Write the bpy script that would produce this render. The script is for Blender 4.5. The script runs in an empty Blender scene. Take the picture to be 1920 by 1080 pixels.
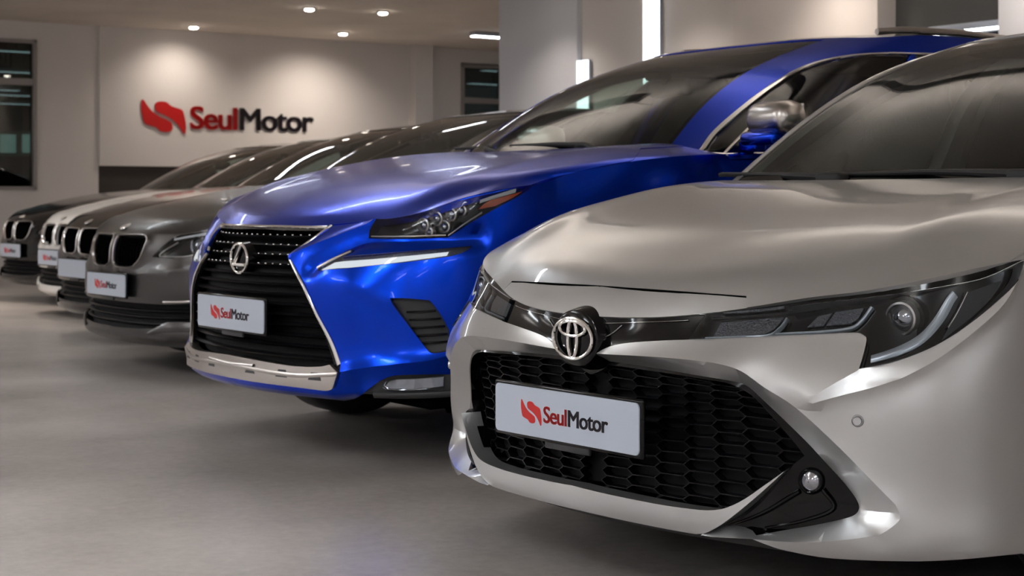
import bpy, bmesh, math, random
import numpy as np
from mathutils import Vector, Matrix
from mathutils.geometry import delaunay_2d_cdt

random.seed(7)
SC = bpy.context.scene
COL = SC.collection

# ---------------------------------------------------------------- camera, world, exposure
FPX, HORIZON, CAM_H = 3143.0, 378.0, 0.88      # focal length in pixels of a 1920 wide frame, horizon row, eye height
cd = bpy.data.cameras.new('camera'); cam = bpy.data.objects.new('camera', cd); COL.objects.link(cam)
cam.location = (0, 0, CAM_H); cam.rotation_euler = (math.pi/2, 0, 0)
cd.sensor_width = 36; cd.lens = FPX / 1920 * 36; cd.shift_y = -(540 - HORIZON) / 1920
cd.clip_start = .05; cd.clip_end = 200
cd.dof.use_dof = True; cd.dof.focus_distance = 3.75; cd.dof.aperture_fstop = 8.0
SC.camera = cam
w = bpy.data.worlds.new('world'); SC.world = w; w.use_nodes = True
w.node_tree.nodes['Background'].inputs[0].default_value = (.5, .55, .65, 1)
w.node_tree.nodes['Background'].inputs[1].default_value = .02
SC.view_settings.view_transform = 'Standard'; SC.view_settings.look = 'None'
SC.view_settings.gamma = 1; SC.view_settings.use_curve_mapping = False
SC.view_settings.exposure = 1.42
SC.cycles.use_denoising = True
SC.cycles.max_bounces = 8; SC.cycles.transparent_max_bounces = 16; SC.cycles.caustics_reflective = False; SC.cycles.caustics_refractive = False
SC.cycles.sample_clamp_indirect = 4

# ---------------------------------------------------------------- materials
def nodes(name):
    m = bpy.data.materials.new(name); m.use_nodes = True; nt = m.node_tree; nt.nodes.clear()
    out = nt.nodes.new('ShaderNodeOutputMaterial'); return m, nt, out

def mat(name, col, rough=.5, metal=0.0, coat=0.0, bump=0.0, bscale=60, vary=0.04, vscale=8, coat_rough=.03, spec=.5, flake=0.0, rvary=0.0, aniso=None):
    m, nt, out = nodes(name); N = nt.nodes.new; L = nt.links.new
    b = N('ShaderNodeBsdfPrincipled'); L(b.outputs[0], out.inputs[0])
    b.inputs['Roughness'].default_value = rough; b.inputs['Metallic'].default_value = metal
    b.inputs['Coat Weight'].default_value = coat; b.inputs['Coat Roughness'].default_value = coat_rough
    b.inputs['Specular IOR Level'].default_value = spec
    tc = N('ShaderNodeTexCoord'); nz = N('ShaderNodeTexNoise'); nz.inputs['Scale'].default_value = vscale; nz.inputs['Detail'].default_value = 4
    L(tc.outputs['Object'], nz.inputs['Vector'])
    mx = N('ShaderNodeMix'); mx.data_type = 'RGBA'; c = np.array(col[:3])
    mx.inputs['A'].default_value = (*(c * (1 - vary)), 1); mx.inputs['B'].default_value = (*np.minimum(c * (1 + vary), 1), 1)
    L(nz.outputs['Fac'], mx.inputs['Factor']); L(mx.outputs['Result'], b.inputs['Base Color'])
    if rvary:
        mr = N('ShaderNodeMapRange'); mr.inputs['To Min'].default_value = rough - rvary; mr.inputs['To Max'].default_value = rough + rvary
        L(nz.outputs['Fac'], mr.inputs['Value']); L(mr.outputs['Result'], b.inputs['Roughness'])
    if bump or flake:
        n2 = N('ShaderNodeTexNoise'); n2.inputs['Scale'].default_value = 2500 if flake else bscale; L(tc.outputs['Object'], n2.inputs['Vector'])
        bp = N('ShaderNodeBump'); bp.inputs['Strength'].default_value = flake or bump; bp.inputs['Distance'].default_value = .0004 if flake else .01
        L(n2.outputs['Fac'], bp.inputs['Height']); L(bp.outputs['Normal'], b.inputs['Normal'])
    return m

def emit(name, col, s):
    m, nt, out = nodes(name); e = nt.nodes.new('ShaderNodeEmission'); e.inputs[0].default_value = (*col, 1); e.inputs[1].default_value = s
    nt.links.new(e.outputs[0], out.inputs[0]); return m

def glass(name, tint, refl=1.0, ior=1.5, rough=.0):
    m, nt, out = nodes(name); N = nt.nodes.new; L = nt.links.new
    t = N('ShaderNodeBsdfTransparent'); t.inputs[0].default_value = (*tint, 1)
    g = N('ShaderNodeBsdfGlossy'); g.inputs['Roughness'].default_value = rough; g.inputs[0].default_value = (refl, refl, refl, 1)
    f = N('ShaderNodeFresnel'); f.inputs[0].default_value = ior; mx = N('ShaderNodeMixShader')
    L(f.outputs[0], mx.inputs[0]); L(t.outputs[0], mx.inputs[1]); L(g.outputs[0], mx.inputs[2]); L(mx.outputs[0], out.inputs[0])
    return m

M = {}
M['silver'] = mat('silver_paint', (.55, .56, .57), .32, .85, .8, flake=.12, vary=.01)
M['blue'] = mat('blue_paint', (.0, .040, .58), .22, .95, .16, flake=.12, vary=.02)
M['grey'] = mat('grey_paint', (.066, .063, .062), .28, .9, .15, flake=.12, vary=.02)
M['black_paint'] = mat('black_paint', (.002, .002, .0025), .12, 0, .25, spec=.3, vary=.02)
M['white'] = mat('white_paint', (.75, .74, .72), .35, 0, 1.0, vary=.01)
M['gloss_black'] = mat('gloss_black', (.0015, .0015, .002), .08, 0, .15, spec=.18)
M['matt_black'] = mat('matt_black', (.008, .008, .009), .6, 0, bump=.1, bscale=400)
M['grille_black'] = mat('grille_black', (.0025, .0025, .0035), .32, 0, spec=.2)
M['grille_back'] = mat('grille_back', (.003, .003, .004), .7, 0, spec=.2)
M['dark_trim'] = mat('dark_trim', (.025, .026, .028), .45, 0, bump=.1, bscale=300)
M['seam'] = mat('gap_shade_black', (.002, .002, .002), .9, 0, spec=0)  # near-black standing for shade in gaps; also on liners and underbody
M['chrome'] = mat('chrome', (.78, .77, .76), .08, 1.0, vary=.01)
M['satin'] = mat('satin_metal', (.50, .47, .45), .28, 1.0, vary=.03)
M['rubber'] = mat('rubber', (.012, .012, .013), .75, 0, bump=.2, bscale=200)
M['alloy'] = mat('alloy', (.35, .35, .36), .3, .9)
M['cabin'] = mat('cabin', (.022, .022, .023), .7, 0, bump=.15, bscale=200)
M['cabin_grey'] = mat('cabin_grey', (.06, .058, .056), .8, 0, bump=.15, bscale=200)
M['headliner'] = mat('headliner', (.20, .20, .19), .9, 0)
M['glass'] = glass('windscreen_glass', (.72, .84, .79), ior=1.33)
M['glass_clear'] = glass('side_glass', (.84, .93, .90), ior=1.45)
M['glass_dark'] = glass('privacy_glass', (.42, .50, .47))
M['lens'] = glass('lamp_cover', (.82, .85, .88), ior=1.35)
M['lamp_dark'] = mat('lamp_housing', (.003, .003, .004), .18, .0, coat=.1, spec=.25)
M['lamp_grey'] = mat('lamp_reflector', (.12, .12, .13), .35, .6, bump=.6, bscale=240)
M['drl'] = mat('light_guide', (.42, .46, .50), .25, .3, coat=1)
M['drl_white'] = mat('clear_light_guide', (.88, .90, .92), .4, 0, coat=1)
M['drl_lit'] = emit('lit_running_lamp', (.93, .97, 1.0), .34)
M['amber'] = mat('amber_reflector', (.75, .10, .01), .25, .0, coat=1)
M['plate'] = mat('plate_white', (.42, .47, .56), .35, 0, coat=.3, vary=.01)
M['red'] = mat('logo_red', (.50, .008, .008), .4, 0)
M['ink'] = mat('logo_ink', (.018, .012, .018), .4, 0)
M['bulb'] = mat('bulb_glass', (.35, .36, .40), .05, .9, coat=1)
# ---------------------------------------------------------------- numeric helpers
def nat_basis(k):
    """second-derivative operator of a natural cubic spline through knots k"""
    k = np.asarray(k, float); n = len(k); h = np.diff(k)
    A = np.eye(n); B = np.zeros((n, n))
    for i in range(1, n - 1):
        A[i, i-1] = h[i-1] / 6; A[i, i] = (h[i-1] + h[i]) / 3; A[i, i+1] = h[i] / 6
        B[i, i-1] = 1 / h[i-1]; B[i, i] = -1 / h[i-1] - 1 / h[i]; B[i, i+1] = 1 / h[i]
    return k, h, np.linalg.solve(A, B)

def basis_at(nb, x):
    k, h, M = nb; x = np.asarray(x, float); n = len(k)
    i = np.clip(np.searchsorted(k, x) - 1, 0, n - 2); hh = h[i]
    a = (k[i+1] - x) / hh; b = (x - k[i]) / hh
    W = np.zeros((len(x), n)); r = np.arange(len(x))
    W[r, i] += a; W[r, i+1] += b
    W += ((a**3 - a) * hh**2 / 6)[:, None] * M[i] + ((b**3 - b) * hh**2 / 6)[:, None] * M[i+1]
    return W

def spline(pts, n):
    """n points along a natural cubic spline through pts"""
    P = np.asarray(pts, float)
    if len(P) < 3:
        t = np.linspace(0, 1, n)[:, None]; return P[0] * (1 - t) + P[-1] * t
    d = np.r_[0, np.cumsum(np.sqrt(np.linalg.norm(np.diff(P, axis=0), axis=1) + 1e-12))]
    return basis_at(nat_basis(d), np.linspace(0, d[-1], n)) @ P

def catmull(P, m):
    P = np.asarray(P, float)
    if len(P) < 3: return P
    Q = np.vstack([2 * P[0] - P[1], P, 2 * P[-1] - P[-2]]); out = []
    for i in range(len(P) - 1):
        p0, p1, p2, p3 = Q[i:i+4]
        for t in np.arange(m) / m:
            out.append(.5 * (2*p1 + (p2-p0)*t + (2*p0-5*p1+4*p2-p3)*t*t + (3*p1-p0-3*p2+p3)*t**3))
    out.append(P[-1]); return np.array(out)

def inside(poly, Q):
    poly = np.asarray(poly); x, y = Q[:, 0], Q[:, 1]; r = np.zeros(len(Q), bool)
    for a, b in zip(poly, np.roll(poly, -1, 0)):
        c = (a[1] > y) != (b[1] > y)
        with np.errstate(divide='ignore', invalid='ignore'):
            xi = (b[0]-a[0]) * (y-a[1]) / (b[1]-a[1]) + a[0]
        r ^= c & (x < xi)
    return r

def dist_line(line, Q, closed=False):
    L = np.asarray(line); d = np.full(len(Q), 1e9)
    E = zip(L, np.roll(L, -1, 0)) if closed else zip(L[:-1], L[1:])
    for a, b in E:
        e = b - a; t = np.clip(((Q - a) @ e) / max(e @ e, 1e-12), 0, 1)
        d = np.minimum(d, np.linalg.norm(Q - a - t[:, None] * e, axis=1))
    return d

class Pose:
    """where a car stands: rotation about z and the place of its nose"""
    def __init__(s, psi, x, y):
        s.psi = math.radians(psi); s.x = x; s.y = y
    def view(s, L):
        """car-local points -> photograph pixels, used to read outlines off the photograph"""
        c, n = math.cos(s.psi), math.sin(s.psi); L = np.asarray(L, float)
        X = s.x + L[..., 0]*c + L[..., 1]*n; Y = s.y - L[..., 0]*n + L[..., 1]*c
        return np.stack([960 + FPX*X/Y, HORIZON - FPX*(L[..., 2]-CAM_H)/Y], -1)
    def eye(s):
        c, n = math.cos(s.psi), math.sin(s.psi); w = (-s.x, -s.y)
        return np.array([w[0]*c - w[1]*n, w[0]*n + w[1]*c, CAM_H])

class Surf:
    """smooth surface through a net of control points, C[row, col, xyz]"""
    def __init__(s, C, mirror=True, tk=None):
        C = np.asarray(C, float); s.half = C
        uk = np.r_[0, np.cumsum(np.linalg.norm(np.diff(C, axis=1), axis=2).mean(0))]
        s.U = uk[-1]
        s.tk = np.r_[0, np.cumsum(np.linalg.norm(np.diff(C[:, :min(9, C.shape[1])], axis=0), axis=2).mean(1))] if tk is None else np.array(tk)
        s.T = s.tk[-1]; s.uk = uk
        if mirror:
            M = C[:, :0:-1] * np.array([-1, 1, 1]); C = np.concatenate([M, C], 1); uk = np.r_[-uk[:0:-1], uk]
        s.C = C; s.nu = nat_basis(uk); s.nt = nat_basis(s.tk)
        s.sgn = 1.0
    def at(s, Q):
        Q = np.asarray(Q, float)
        return np.einsum('pr,pc,rcx->px', basis_at(s.nt, Q[:, 1]), basis_at(s.nu, Q[:, 0]), s.C, optimize=True)
    def nrm(s, Q, e=2e-3):
        Q = np.asarray(Q, float)
        n = np.cross(s.at(Q + [e, 0]) - s.at(Q - [e, 0]), s.at(Q + [0, e]) - s.at(Q - [0, e]))
        return s.sgn * n / np.maximum(np.linalg.norm(n, axis=1), 1e-12)[:, None]
    def _inv(s, f, target, u0, u1, facing=None):
        gu, gt = np.meshgrid(np.linspace(u0, u1, 260), np.linspace(0, s.T, 90)); G = np.c_[gu.ravel(), gt.ravel()]
        P = s.at(G); V = f(P)
        if facing is not None:
            ok = ((facing - P) * s.nrm(G)).sum(1) > 0; V = V + np.where(ok, 0, 1e7)[:, None]
        out = []
        for tgt in np.asarray(target, float):
            q = G[np.argmin(((V - tgt)**2).sum(1))].copy()
            for _ in range(12):
                B = f(s.at([q, q + [1e-4, 0], q + [0, 1e-4]])); J = ((B[1:] - B[0]) / 1e-4).T
                try: d = np.linalg.solve(J, tgt - B[0])
                except np.linalg.LinAlgError: break
                l = np.linalg.norm(d); q = q + d * min(1, .05 / max(l, 1e-9))
                q[0] = np.clip(q[0], u0, u1); q[1] = np.clip(q[1], 0, s.T)
            out.append(q)
        return np.array(out)
    def px(s, pose, pts, u0=-.35, u1=None):
        """photograph pixels -> surface parameters"""
        return s._inv(pose.view, pts, u0, s.U if u1 is None else u1, pose.eye())
    def side(s, pts, u0=.8, u1=None):
        """(y, z) side-view points -> parameters"""
        return s._inv(lambda P: P[:, 1:3], pts, u0, s.U if u1 is None else u1)
    def front(s, pts, u0=-.4, u1=1.1):
        return s._inv(lambda P: P[:, [0, 2]], pts, u0, u1)
    def top(s, pts):
        return s._inv(lambda P: P[:, :2], pts, -.5, s.U)

def outline(segs, m=5):
    """closed outline from curved segments that meet at corners"""
    out = []
    for g in segs: out += list(catmull(g, m)[:-1])
    return np.array(out)

# ---------------------------------------------------------------- mesh helpers
def link(name, me, parent=None, mats=()):
    o = bpy.data.objects.new(name, me); COL.objects.link(o)
    for m in mats: me.materials.append(m)
    if parent is not None: o.parent = parent
    return o

TWIN = {}
def mesh_obj(name, V, Fc, mat, parent=None, smooth=True, sharp=40, weld=0.0, mirror=False, fix=False):
    if mirror and min(v[0] for v in V) > 1e-3:      # a pair: left and right are objects of their own
        o = mesh_obj(name, V, Fc, mat, parent, smooth, sharp, weld, fix=fix)
        W = [(-v[0], v[1], v[2]) for v in V]; G = [tuple(reversed(tuple(f))) for f in Fc]
        TWIN[o.name] = mesh_obj(name, W, G, mat, TWIN.get(parent.name, parent) if parent is not None else None, smooth, sharp, weld, fix=fix)
        return o
    V = [tuple(map(float, v)) for v in V]; Fc = [tuple(int(i) for i in f) for f in Fc]
    if mirror:
        n = len(V); V = V + [(-x, y, z) for x, y, z in V]; Fc = Fc + [tuple(i + n for i in reversed(f)) for f in Fc]
    me = bpy.data.meshes.new(name); me.from_pydata(V, [], Fc)
    if weld or mirror:
        bm = bmesh.new(); bm.from_mesh(me); bmesh.ops.remove_doubles(bm, verts=bm.verts, dist=weld or 1e-4)
        bmesh.ops.delete(bm, geom=[f for f in bm.faces if f.calc_area() < 1e-10], context='FACES_ONLY')
        bm.to_mesh(me); bm.free()
    if fix:
        bm = bmesh.new(); bm.from_mesh(me); bmesh.ops.recalc_face_normals(bm, faces=bm.faces); bm.to_mesh(me); bm.free()
    me.validate()
    me.polygons.foreach_set('use_smooth', [smooth] * len(me.polygons))
    if smooth and sharp: me.set_sharp_from_angle(angle=math.radians(sharp))
    me.update()
    return link(name, me, parent, [mat])

class MB:
    """collects simple shapes into one mesh"""
    def __init__(s): s.V = []; s.F = []
    def add(s, V, F):
        n = len(s.V); s.V += [tuple(v) for v in V]; s.F += [tuple(i + n for i in f) for f in F]; return s
    def box(s, c, d, R=None):
        x, y, z = np.array(d) / 2
        P = np.array([(a*x, b*y, e*z) for a in (-1, 1) for b in (-1, 1) for e in (-1, 1)])
        if R is not None: P = P @ np.array(R).T
        return s.add(P + np.array(c), [(0,1,3,2),(4,6,7,5),(0,4,5,1),(2,3,7,6),(0,2,6,4),(1,5,7,3)])
    def rbox(s, c, d, r=.01, R=None, seg=3):
        """box with rounded edges"""
        bm = bmesh.new(); bmesh.ops.create_cube(bm, size=1)
        bmesh.ops.scale(bm, vec=d, verts=bm.verts)
        bmesh.ops.bevel(bm, geom=bm.edges[:], offset=min(r, min(d) * .45), segments=seg, affect='EDGES', profile=.5)
        P = np.array([v.co[:] for v in bm.verts]); bm.verts.index_update(); F = [tuple(v.index for v in f.verts) for f in bm.faces]; bm.free()
        if R is not None: P = P @ np.array(R).T
        return s.add(P + np.array(c), F)
    def tube(s, path, r, n=8, closed=False, caps=True, flat=1.0, up=(0, 0, 1)):
        P = np.asarray(path, float); m = len(P); r = np.broadcast_to(np.asarray(r, float), (m,)); V = []; F = []
        T = np.gradient(P, axis=0) if not closed else np.roll(P, -1, 0) - np.roll(P, 1, 0)
        T /= np.linalg.norm(T, axis=1)[:, None] + 1e-12; up = np.array(up, float)
        for i in range(m):
            a = np.cross(T[i], up)
            if np.linalg.norm(a) < 1e-3: a = np.cross(T[i], (1, 0, .1))
            a /= np.linalg.norm(a); b = np.cross(a, T[i])
            for k in range(n):
                th = 2*math.pi*k/n; V.append(P[i] + r[i]*(math.cos(th)*a*flat + math.sin(th)*b))
        for i in range(m if closed else m - 1):
            j = (i + 1) % m
            for k in range(n): F.append((i*n+k, i*n+(k+1)%n, j*n+(k+1)%n, j*n+k))
        if caps and not closed: F += [tuple(range(n))[::-1], tuple(range((m-1)*n, m*n))]
        return s.add(V, F)
    def lathe(s, prof, n=48, axis='x', c=(0, 0, 0), R=None, caps=False):
        """prof = (radius, along) pairs about an axis"""
        V = []; F = []; m = len(prof)
        for i in range(n):
            th = 2*math.pi*i/n
            for r, h in prof:
                p = (h, r*math.cos(th), r*math.sin(th)) if axis == 'x' else ((r*math.cos(th), h, r*math.sin(th)) if axis == 'y' else (r*math.cos(th), r*math.sin(th), h))
                V.append(p)
        for i in range(n):
            j = (i+1) % n
            for k in range(m-1): F.append((i*m+k, i*m+k+1, j*m+k+1, j*m+k))
        V = np.array(V)
        if R is not None: V = V @ np.array(R).T
        return s.add(V + np.array(c), F)
    def prism(s, poly, y0, y1, c=(0, 0, 0), R=None):
        """outline in (x, z), thick along y"""
        n = len(poly); V = np.array([(x, y0, z) for x, z in poly] + [(x, y1, z) for x, z in poly])
        if R is not None: V = V @ np.array(R).T
        F = [tuple(range(n))[::-1], tuple(range(n, 2*n))] + [(i, (i+1) % n, n+(i+1) % n, n+i) for i in range(n)]
        return s.add(V + np.array(c), F)
    def build(s, name, mat, parent=None, sharp=40, mirror=False, smooth=True, fix=True):
        return mesh_obj(name, s.V, s.F, mat, parent, smooth=smooth, sharp=sharp if smooth else None, mirror=mirror, fix=fix)

def rotz(a): c, s = math.cos(a), math.sin(a); return np.array([[c, -s, 0], [s, c, 0], [0, 0, 1]])
def rotx(a): c, s = math.cos(a), math.sin(a); return np.array([[1, 0, 0], [0, c, -s], [0, s, c]])
def roty(a): c, s = math.cos(a), math.sin(a); return np.array([[c, 0, s], [0, 1, 0], [-s, 0, c]])

def loft_patch(rows):
    """grid of points -> verts, quads"""
    R = np.array(rows); m, n = R.shape[:2]
    return R.reshape(-1, 3), [(i*n+j, i*n+j+1, (i+1)*n+j+1, (i+1)*n+j) for i in range(m-1) for j in range(n-1)]

def cut_surface(surf, parts, root, lines=(), disp=None, du=.03, dt=.025, u0=0.0, u1=None, mirror=True, fine=None, gap=.0, default=None):
    """Cuts a surface into parts along outlines.
    parts: list of dict(name, poly, mat, off, flange, skip); the first outline that holds a triangle owns it; default owns the rest."""
    u1 = surf.U if u1 is None else u1
    V = []; E = []
    def loop(L, closed=True):
        n = len(V); L = [tuple(map(float, p)) for p in L]; V.extend(L); k = len(L)
        E.extend((n+i, n+(i+1) % k) for i in range(k if closed else k-1))
    dom = [(u, 0) for u in np.arange(u0, u1, du)] + [(u1, t) for t in np.arange(0, surf.T, dt)] + [(u, surf.T) for u in np.arange(u1, u0, -du)] + [(u0, t) for t in np.arange(surf.T, 0, -dt)]
    loop(dom)
    for p in parts:
        if p.get('poly') is not None: loop(p['poly'])
    for l in lines: loop(l, False)
    # interior grid
    us = np.arange(u0 + du/2, u1, du); ts = np.arange(dt/2, surf.T, dt)
    gu, gt = np.meshgrid(us, ts); gu = gu + (np.arange(len(ts)) % 2 * du/2)[:, None]
    G = np.c_[gu.ravel(), gt.ravel()]
    if fine:
        a0, a1, b0, b1, st = fine
        fu, ft = np.meshgrid(np.arange(a0, a1, st), np.arange(b0, b1, st)); fu = fu + (np.arange(ft.shape[0]) % 2 * st/2)[:, None]
        keep = ~((G[:, 0] > a0) & (G[:, 0] < a1) & (G[:, 1] > b0) & (G[:, 1] < b1))
        G = np.vstack([G[keep], np.c_[fu.ravel(), ft.ravel()]])
    segs = np.array([[V[a], V[b]] for a, b in E])
    d = np.full(len(G), 1e9)
    for a, b in segs:
        bb = (G[:, 0] > min(a[0], b[0]) - .02) & (G[:, 0] < max(a[0], b[0]) + .02) & (G[:, 1] > min(a[1], b[1]) - .02) & (G[:, 1] < max(a[1], b[1]) + .02)
        if bb.any():
            e = b - a; t = np.clip(((G[bb] - a) @ e) / max(e @ e, 1e-12), 0, 1)
            d[bb] = np.minimum(d[bb], np.linalg.norm(G[bb] - a - t[:, None]*e, axis=1))
    lim = .3 * (fine[4] if fine else min(du, dt))
    G = G[(d > lim) & (G[:, 0] > u0) & (G[:, 0] < u1) & (G[:, 1] < surf.T) & (G[:, 1] > 0)]
    allv = [Vector(v) for v in V] + [Vector(g) for g in G]
    vv, ee, ff, *_ = delaunay_2d_cdt(allv, E, [], 0, 1e-6)
    Q = np.array([tuple(v) for v in vv]); Fc = np.array([tuple(f) for f in ff if len(f) == 3])
    cen = Q[Fc].mean(1)
    dom_ok = (cen[:, 0] > u0) & (cen[:, 0] < u1) & (cen[:, 1] > 0) & (cen[:, 1] < surf.T)
    Fc = Fc[dom_ok]; cen = cen[dom_ok]
    own = np.full(len(Fc), -1)
    for i, p in enumerate(parts):
        if p.get('poly') is None: continue
        m = inside(p['poly'], cen) & (own < 0); own[m] = i
    P0 = surf.at(Q); N0 = surf.nrm(Q); D = np.zeros(len(Q)) if disp is None else disp(Q)
    tri = P0[Fc]; fn = np.cross(tri[:, 1]-tri[:, 0], tri[:, 2]-tri[:, 0]); flip = (fn * N0[Fc[:, 0]]).sum(1) < 0
    Fc[flip] = Fc[flip][:, ::-1]
    res = {}
    for i, p in list(enumerate(parts)) + [(-1, default)]:
        if p is None or p.get('skip'): continue
        F1 = Fc[own == i]
        if not len(F1): continue
        used, inv = np.unique(F1, return_inverse=True); F2 = inv.reshape(-1, 3)
        off = p.get('off', 0.0); dd = D[used] if not p.get('nodisp') else 0
        if callable(off): off = off(Q[used])
        P = P0[used] + N0[used] * (dd + off)[:, None] if np.ndim(dd + off) else P0[used] + N0[used] * (dd + off)
        # boundary flange
        fl = p.get('flange', .012); Vl = [tuple(x) for x in P]; Fl = [tuple(f) for f in F2]
        if fl:
            ed = {}
            for f in F2:
                for a, b in ((f[0], f[1]), (f[1], f[2]), (f[2], f[0])):
                    if (b, a) in ed: del ed[(b, a)]
                    else: ed[(a, b)] = 1
            ed = [e for e in ed if not (mirror and abs(Q[used[e[0]], 0]) < 1e-6 and abs(Q[used[e[1]], 0]) < 1e-6)]
            bv = {}
            for a, b in ed:
                for x in (a, b):
                    if x not in bv: bv[x] = len(Vl); Vl.append(tuple(P[x] - N0[used[x]] * fl))
            Fl += [(b, a, bv[a], bv[b]) for a, b in ed]
        res[p['name']] = mesh_obj(p['name'], Vl, Fl, p['mat'], p.get('parent', root), sharp=p.get('sharp', 32), mirror=mirror)
    return res

def lid_net(edge_front, edge_side, rows):
    """rows: list of (centre, crown, edge) points from front to rear; front row follows edge_front"""
    EF = np.array(edge_front, float); n = len(EF); kc = rows['crown']
    C = [EF]
    h = (EF[:, 1] - EF[0, 1])
    for (c, r, e) in rows['pts']:
        c, r, e = map(lambda v: np.array(v, float), (c, r, e)); L = []
        for i in range(n):
            if i <= kc:
                w = h[i] / h[kc] if h[kc] else 0; t = EF[i, 0] / EF[kc, 0]
                L.append((r[0]*t, c[1] + (r[1]-c[1])*w, c[2] + (r[2]-c[2])*t**2))
            else:
                w = (h[i]-h[kc]) / (h[-1]-h[kc]); t = (EF[i, 0]-EF[kc, 0]) / (EF[-1, 0]-EF[kc, 0])
                L.append((r[0] + (e[0]-r[0])*t, r[1] + (e[1]-r[1])*w, r[2] + (e[2]-r[2])*t**1.7))
        C.append(L)
    return np.array(C)

def tilt_z(C, dz, kb):
    C = np.array(C, float); C[..., 2] -= dz - kb*C[..., 1]; return C

def ribbon(surf, Q, w, off, mt, name, parent, h=.004, m=6, mirror=True, round_=False):
    """raised strip that follows a surface along parameters Q"""
    Q = catmull(Q, m); T = np.gradient(Q, axis=0); T /= np.linalg.norm(T, axis=1)[:, None]; n = np.c_[-T[:, 1], T[:, 0]]
    ww = np.interp(np.linspace(0, 1, len(Q)), np.linspace(0, 1, len(np.atleast_1d(w))), np.atleast_1d(w))[:, None]/2
    A, C = Q - n*ww, Q + n*ww; NA, NC = surf.nrm(A), surf.nrm(C); PA, PC = surf.at(A), surf.at(C)
    rows = [PA + NA*(off-h*2), PA + NA*off, PA*.7+PC*.3 + NA*(off+h*.5), PA*.3+PC*.7 + NC*(off+h*.5), PC + NC*off, PC + NC*(off-h*2)]
    V, F = loft_patch(rows); return MB().add(V, F).build(name, mt, parent, mirror=mirror, sharp=50)
# ---------------------------------------------------------------- writing and logo
def text_mesh(name, s, size, mt, parent, loc, R, bold=0.0, depth=.0006, sx=1.0, align='LEFT'):
    cu = bpy.data.curves.new(name, 'FONT'); cu.body = s; cu.size = size; cu.extrude = depth; cu.align_x = align; cu.resolution_u = 4
    cu.space_character = .93
    t = bpy.data.objects.new(name, cu); COL.objects.link(t); dg = bpy.context.evaluated_depsgraph_get()
    me = bpy.data.meshes.new_from_object(t.evaluated_get(dg)); bpy.data.objects.remove(t); bpy.data.curves.remove(cu)
    if bold:      # heavier strokes: the same outlines repeated a hair to each side
        V0 = [v.co[:] for v in me.vertices]; F0 = [tuple(p.vertices) for p in me.polygons]; n = len(V0); V1 = []; F1 = []
        for i, (dx, dy) in enumerate(((-bold, -bold*.5), (bold, -bold*.5), (-bold, bold*.5), (bold, bold*.5), (0, 0))):
            V1 += [(x+dx, y+dy, z) for x, y, z in V0]; F1 += [tuple(k + i*n for k in f) for f in F0]
        me = bpy.data.meshes.new(name); me.from_pydata(V1, [], F1)
    V = np.array([v.co[:] for v in me.vertices]); wd = (V[:, 0].min(), V[:, 0].max())
    V[:, 0] *= sx; V = np.c_[V[:, 0], -V[:, 2], V[:, 1]] @ np.array(R).T + np.array(loc)
    me.vertices.foreach_set('co', V.ravel()); me.name = name; me.update()
    me.materials.clear(); return link(name, me, parent, [mt]), (wd[0]*sx, wd[1]*sx)

SWOOSH_A = [(.0, .96), (-.015, .78), (.0, .55), (.06, .26), (.18, .18), (.33, .12), (.42, .02), (.53, -.01), (.64, .01), (.70, .10), (.68, .27), (.58, .36), (.42, .45), (.25, .60), (.13, .78), (.05, .94), (.02, .97)]
SWOOSH_B = [(1 - x, .92 - y) for x, y in SWOOSH_A]
def logo(parent, w, loc, R, rel=.0012, wall=False):
    """red swoosh mark plus the two-tone word, total width w, centred"""
    k = w / 4.15
    R = np.array(R); loc = np.array(loc, float)
    mb = MB()
    for S in (SWOOSH_A, SWOOSH_B):
        P = catmull(np.array(S + [S[0]]), 5)[:-1] * np.array([1.0, .70]) * k + np.array([-2.07*k, -.335*k])
        mb.prism([tuple(p) for p in P], -rel, 0, c=loc, R=R)
    mb.build('logo_mark', M['red'], parent, smooth=False)
    size = .70 * k
    a, wa = text_mesh('lettering', 'Seul', size, M['red'], parent, (0, 0, 0), np.eye(3), bold=.016*k, depth=rel/2)
    b, wb = text_mesh('lettering', 'Motor', size, M['ink'], parent, (0, 0, 0), np.eye(3), bold=.016*k, depth=rel/2)
    tot = 3.05 * k; gap = .02*k; s = (tot - gap) / (wa[1] + wb[1])
    for o, x in ((a, -.97*k), (b, -.97*k + wa[1]*s + gap)):
        V = np.array([v.co[:] for v in o.data.vertices]); V[:, 0] = V[:, 0]*s + x; V[:, 2] -= .25*k; V[:, 1] -= rel/2
        V = V @ R.T + loc; o.data.vertices.foreach_set('co', V.ravel()); o.data.update()

def number_plate(root, loc, tilt=0.0, w=.52, h=.112, frame=True, text=True, blue_edge=False):
    R = rotx(-tilt); loc = np.array(loc, float)
    if frame:
        MB().rbox(loc + R @ np.array([0, .008, 0]), (w+.016, .012, h+.016), .008, R).build('plate_holder', M['gloss_black'], root)
        MB().rbox(loc + R @ np.array([0, .012, -h/2-.008]), (.16, .010, .03), .003, R).build('plate_bracket', M['dark_trim'], root)
    r = .012; P = []
    for cx, cz, a0 in ((w/2-r, h/2-r, 0), (-w/2+r, h/2-r, 90), (-w/2+r, -h/2+r, 180), (w/2-r, -h/2+r, 270)):
        P += [(cx + r*math.cos(math.radians(a0+a)), cz + r*math.sin(math.radians(a0+a))) for a in range(0, 91, 15)]
    pl = MB().prism(P, -.001, .004, c=loc, R=R).build('number_plate', M['plate'], root, smooth=False)
    if text: logo(pl, .315 if text is True else text, loc + R @ np.array([0, -.001, .0]), R, rel=.0008)
    return pl

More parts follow.
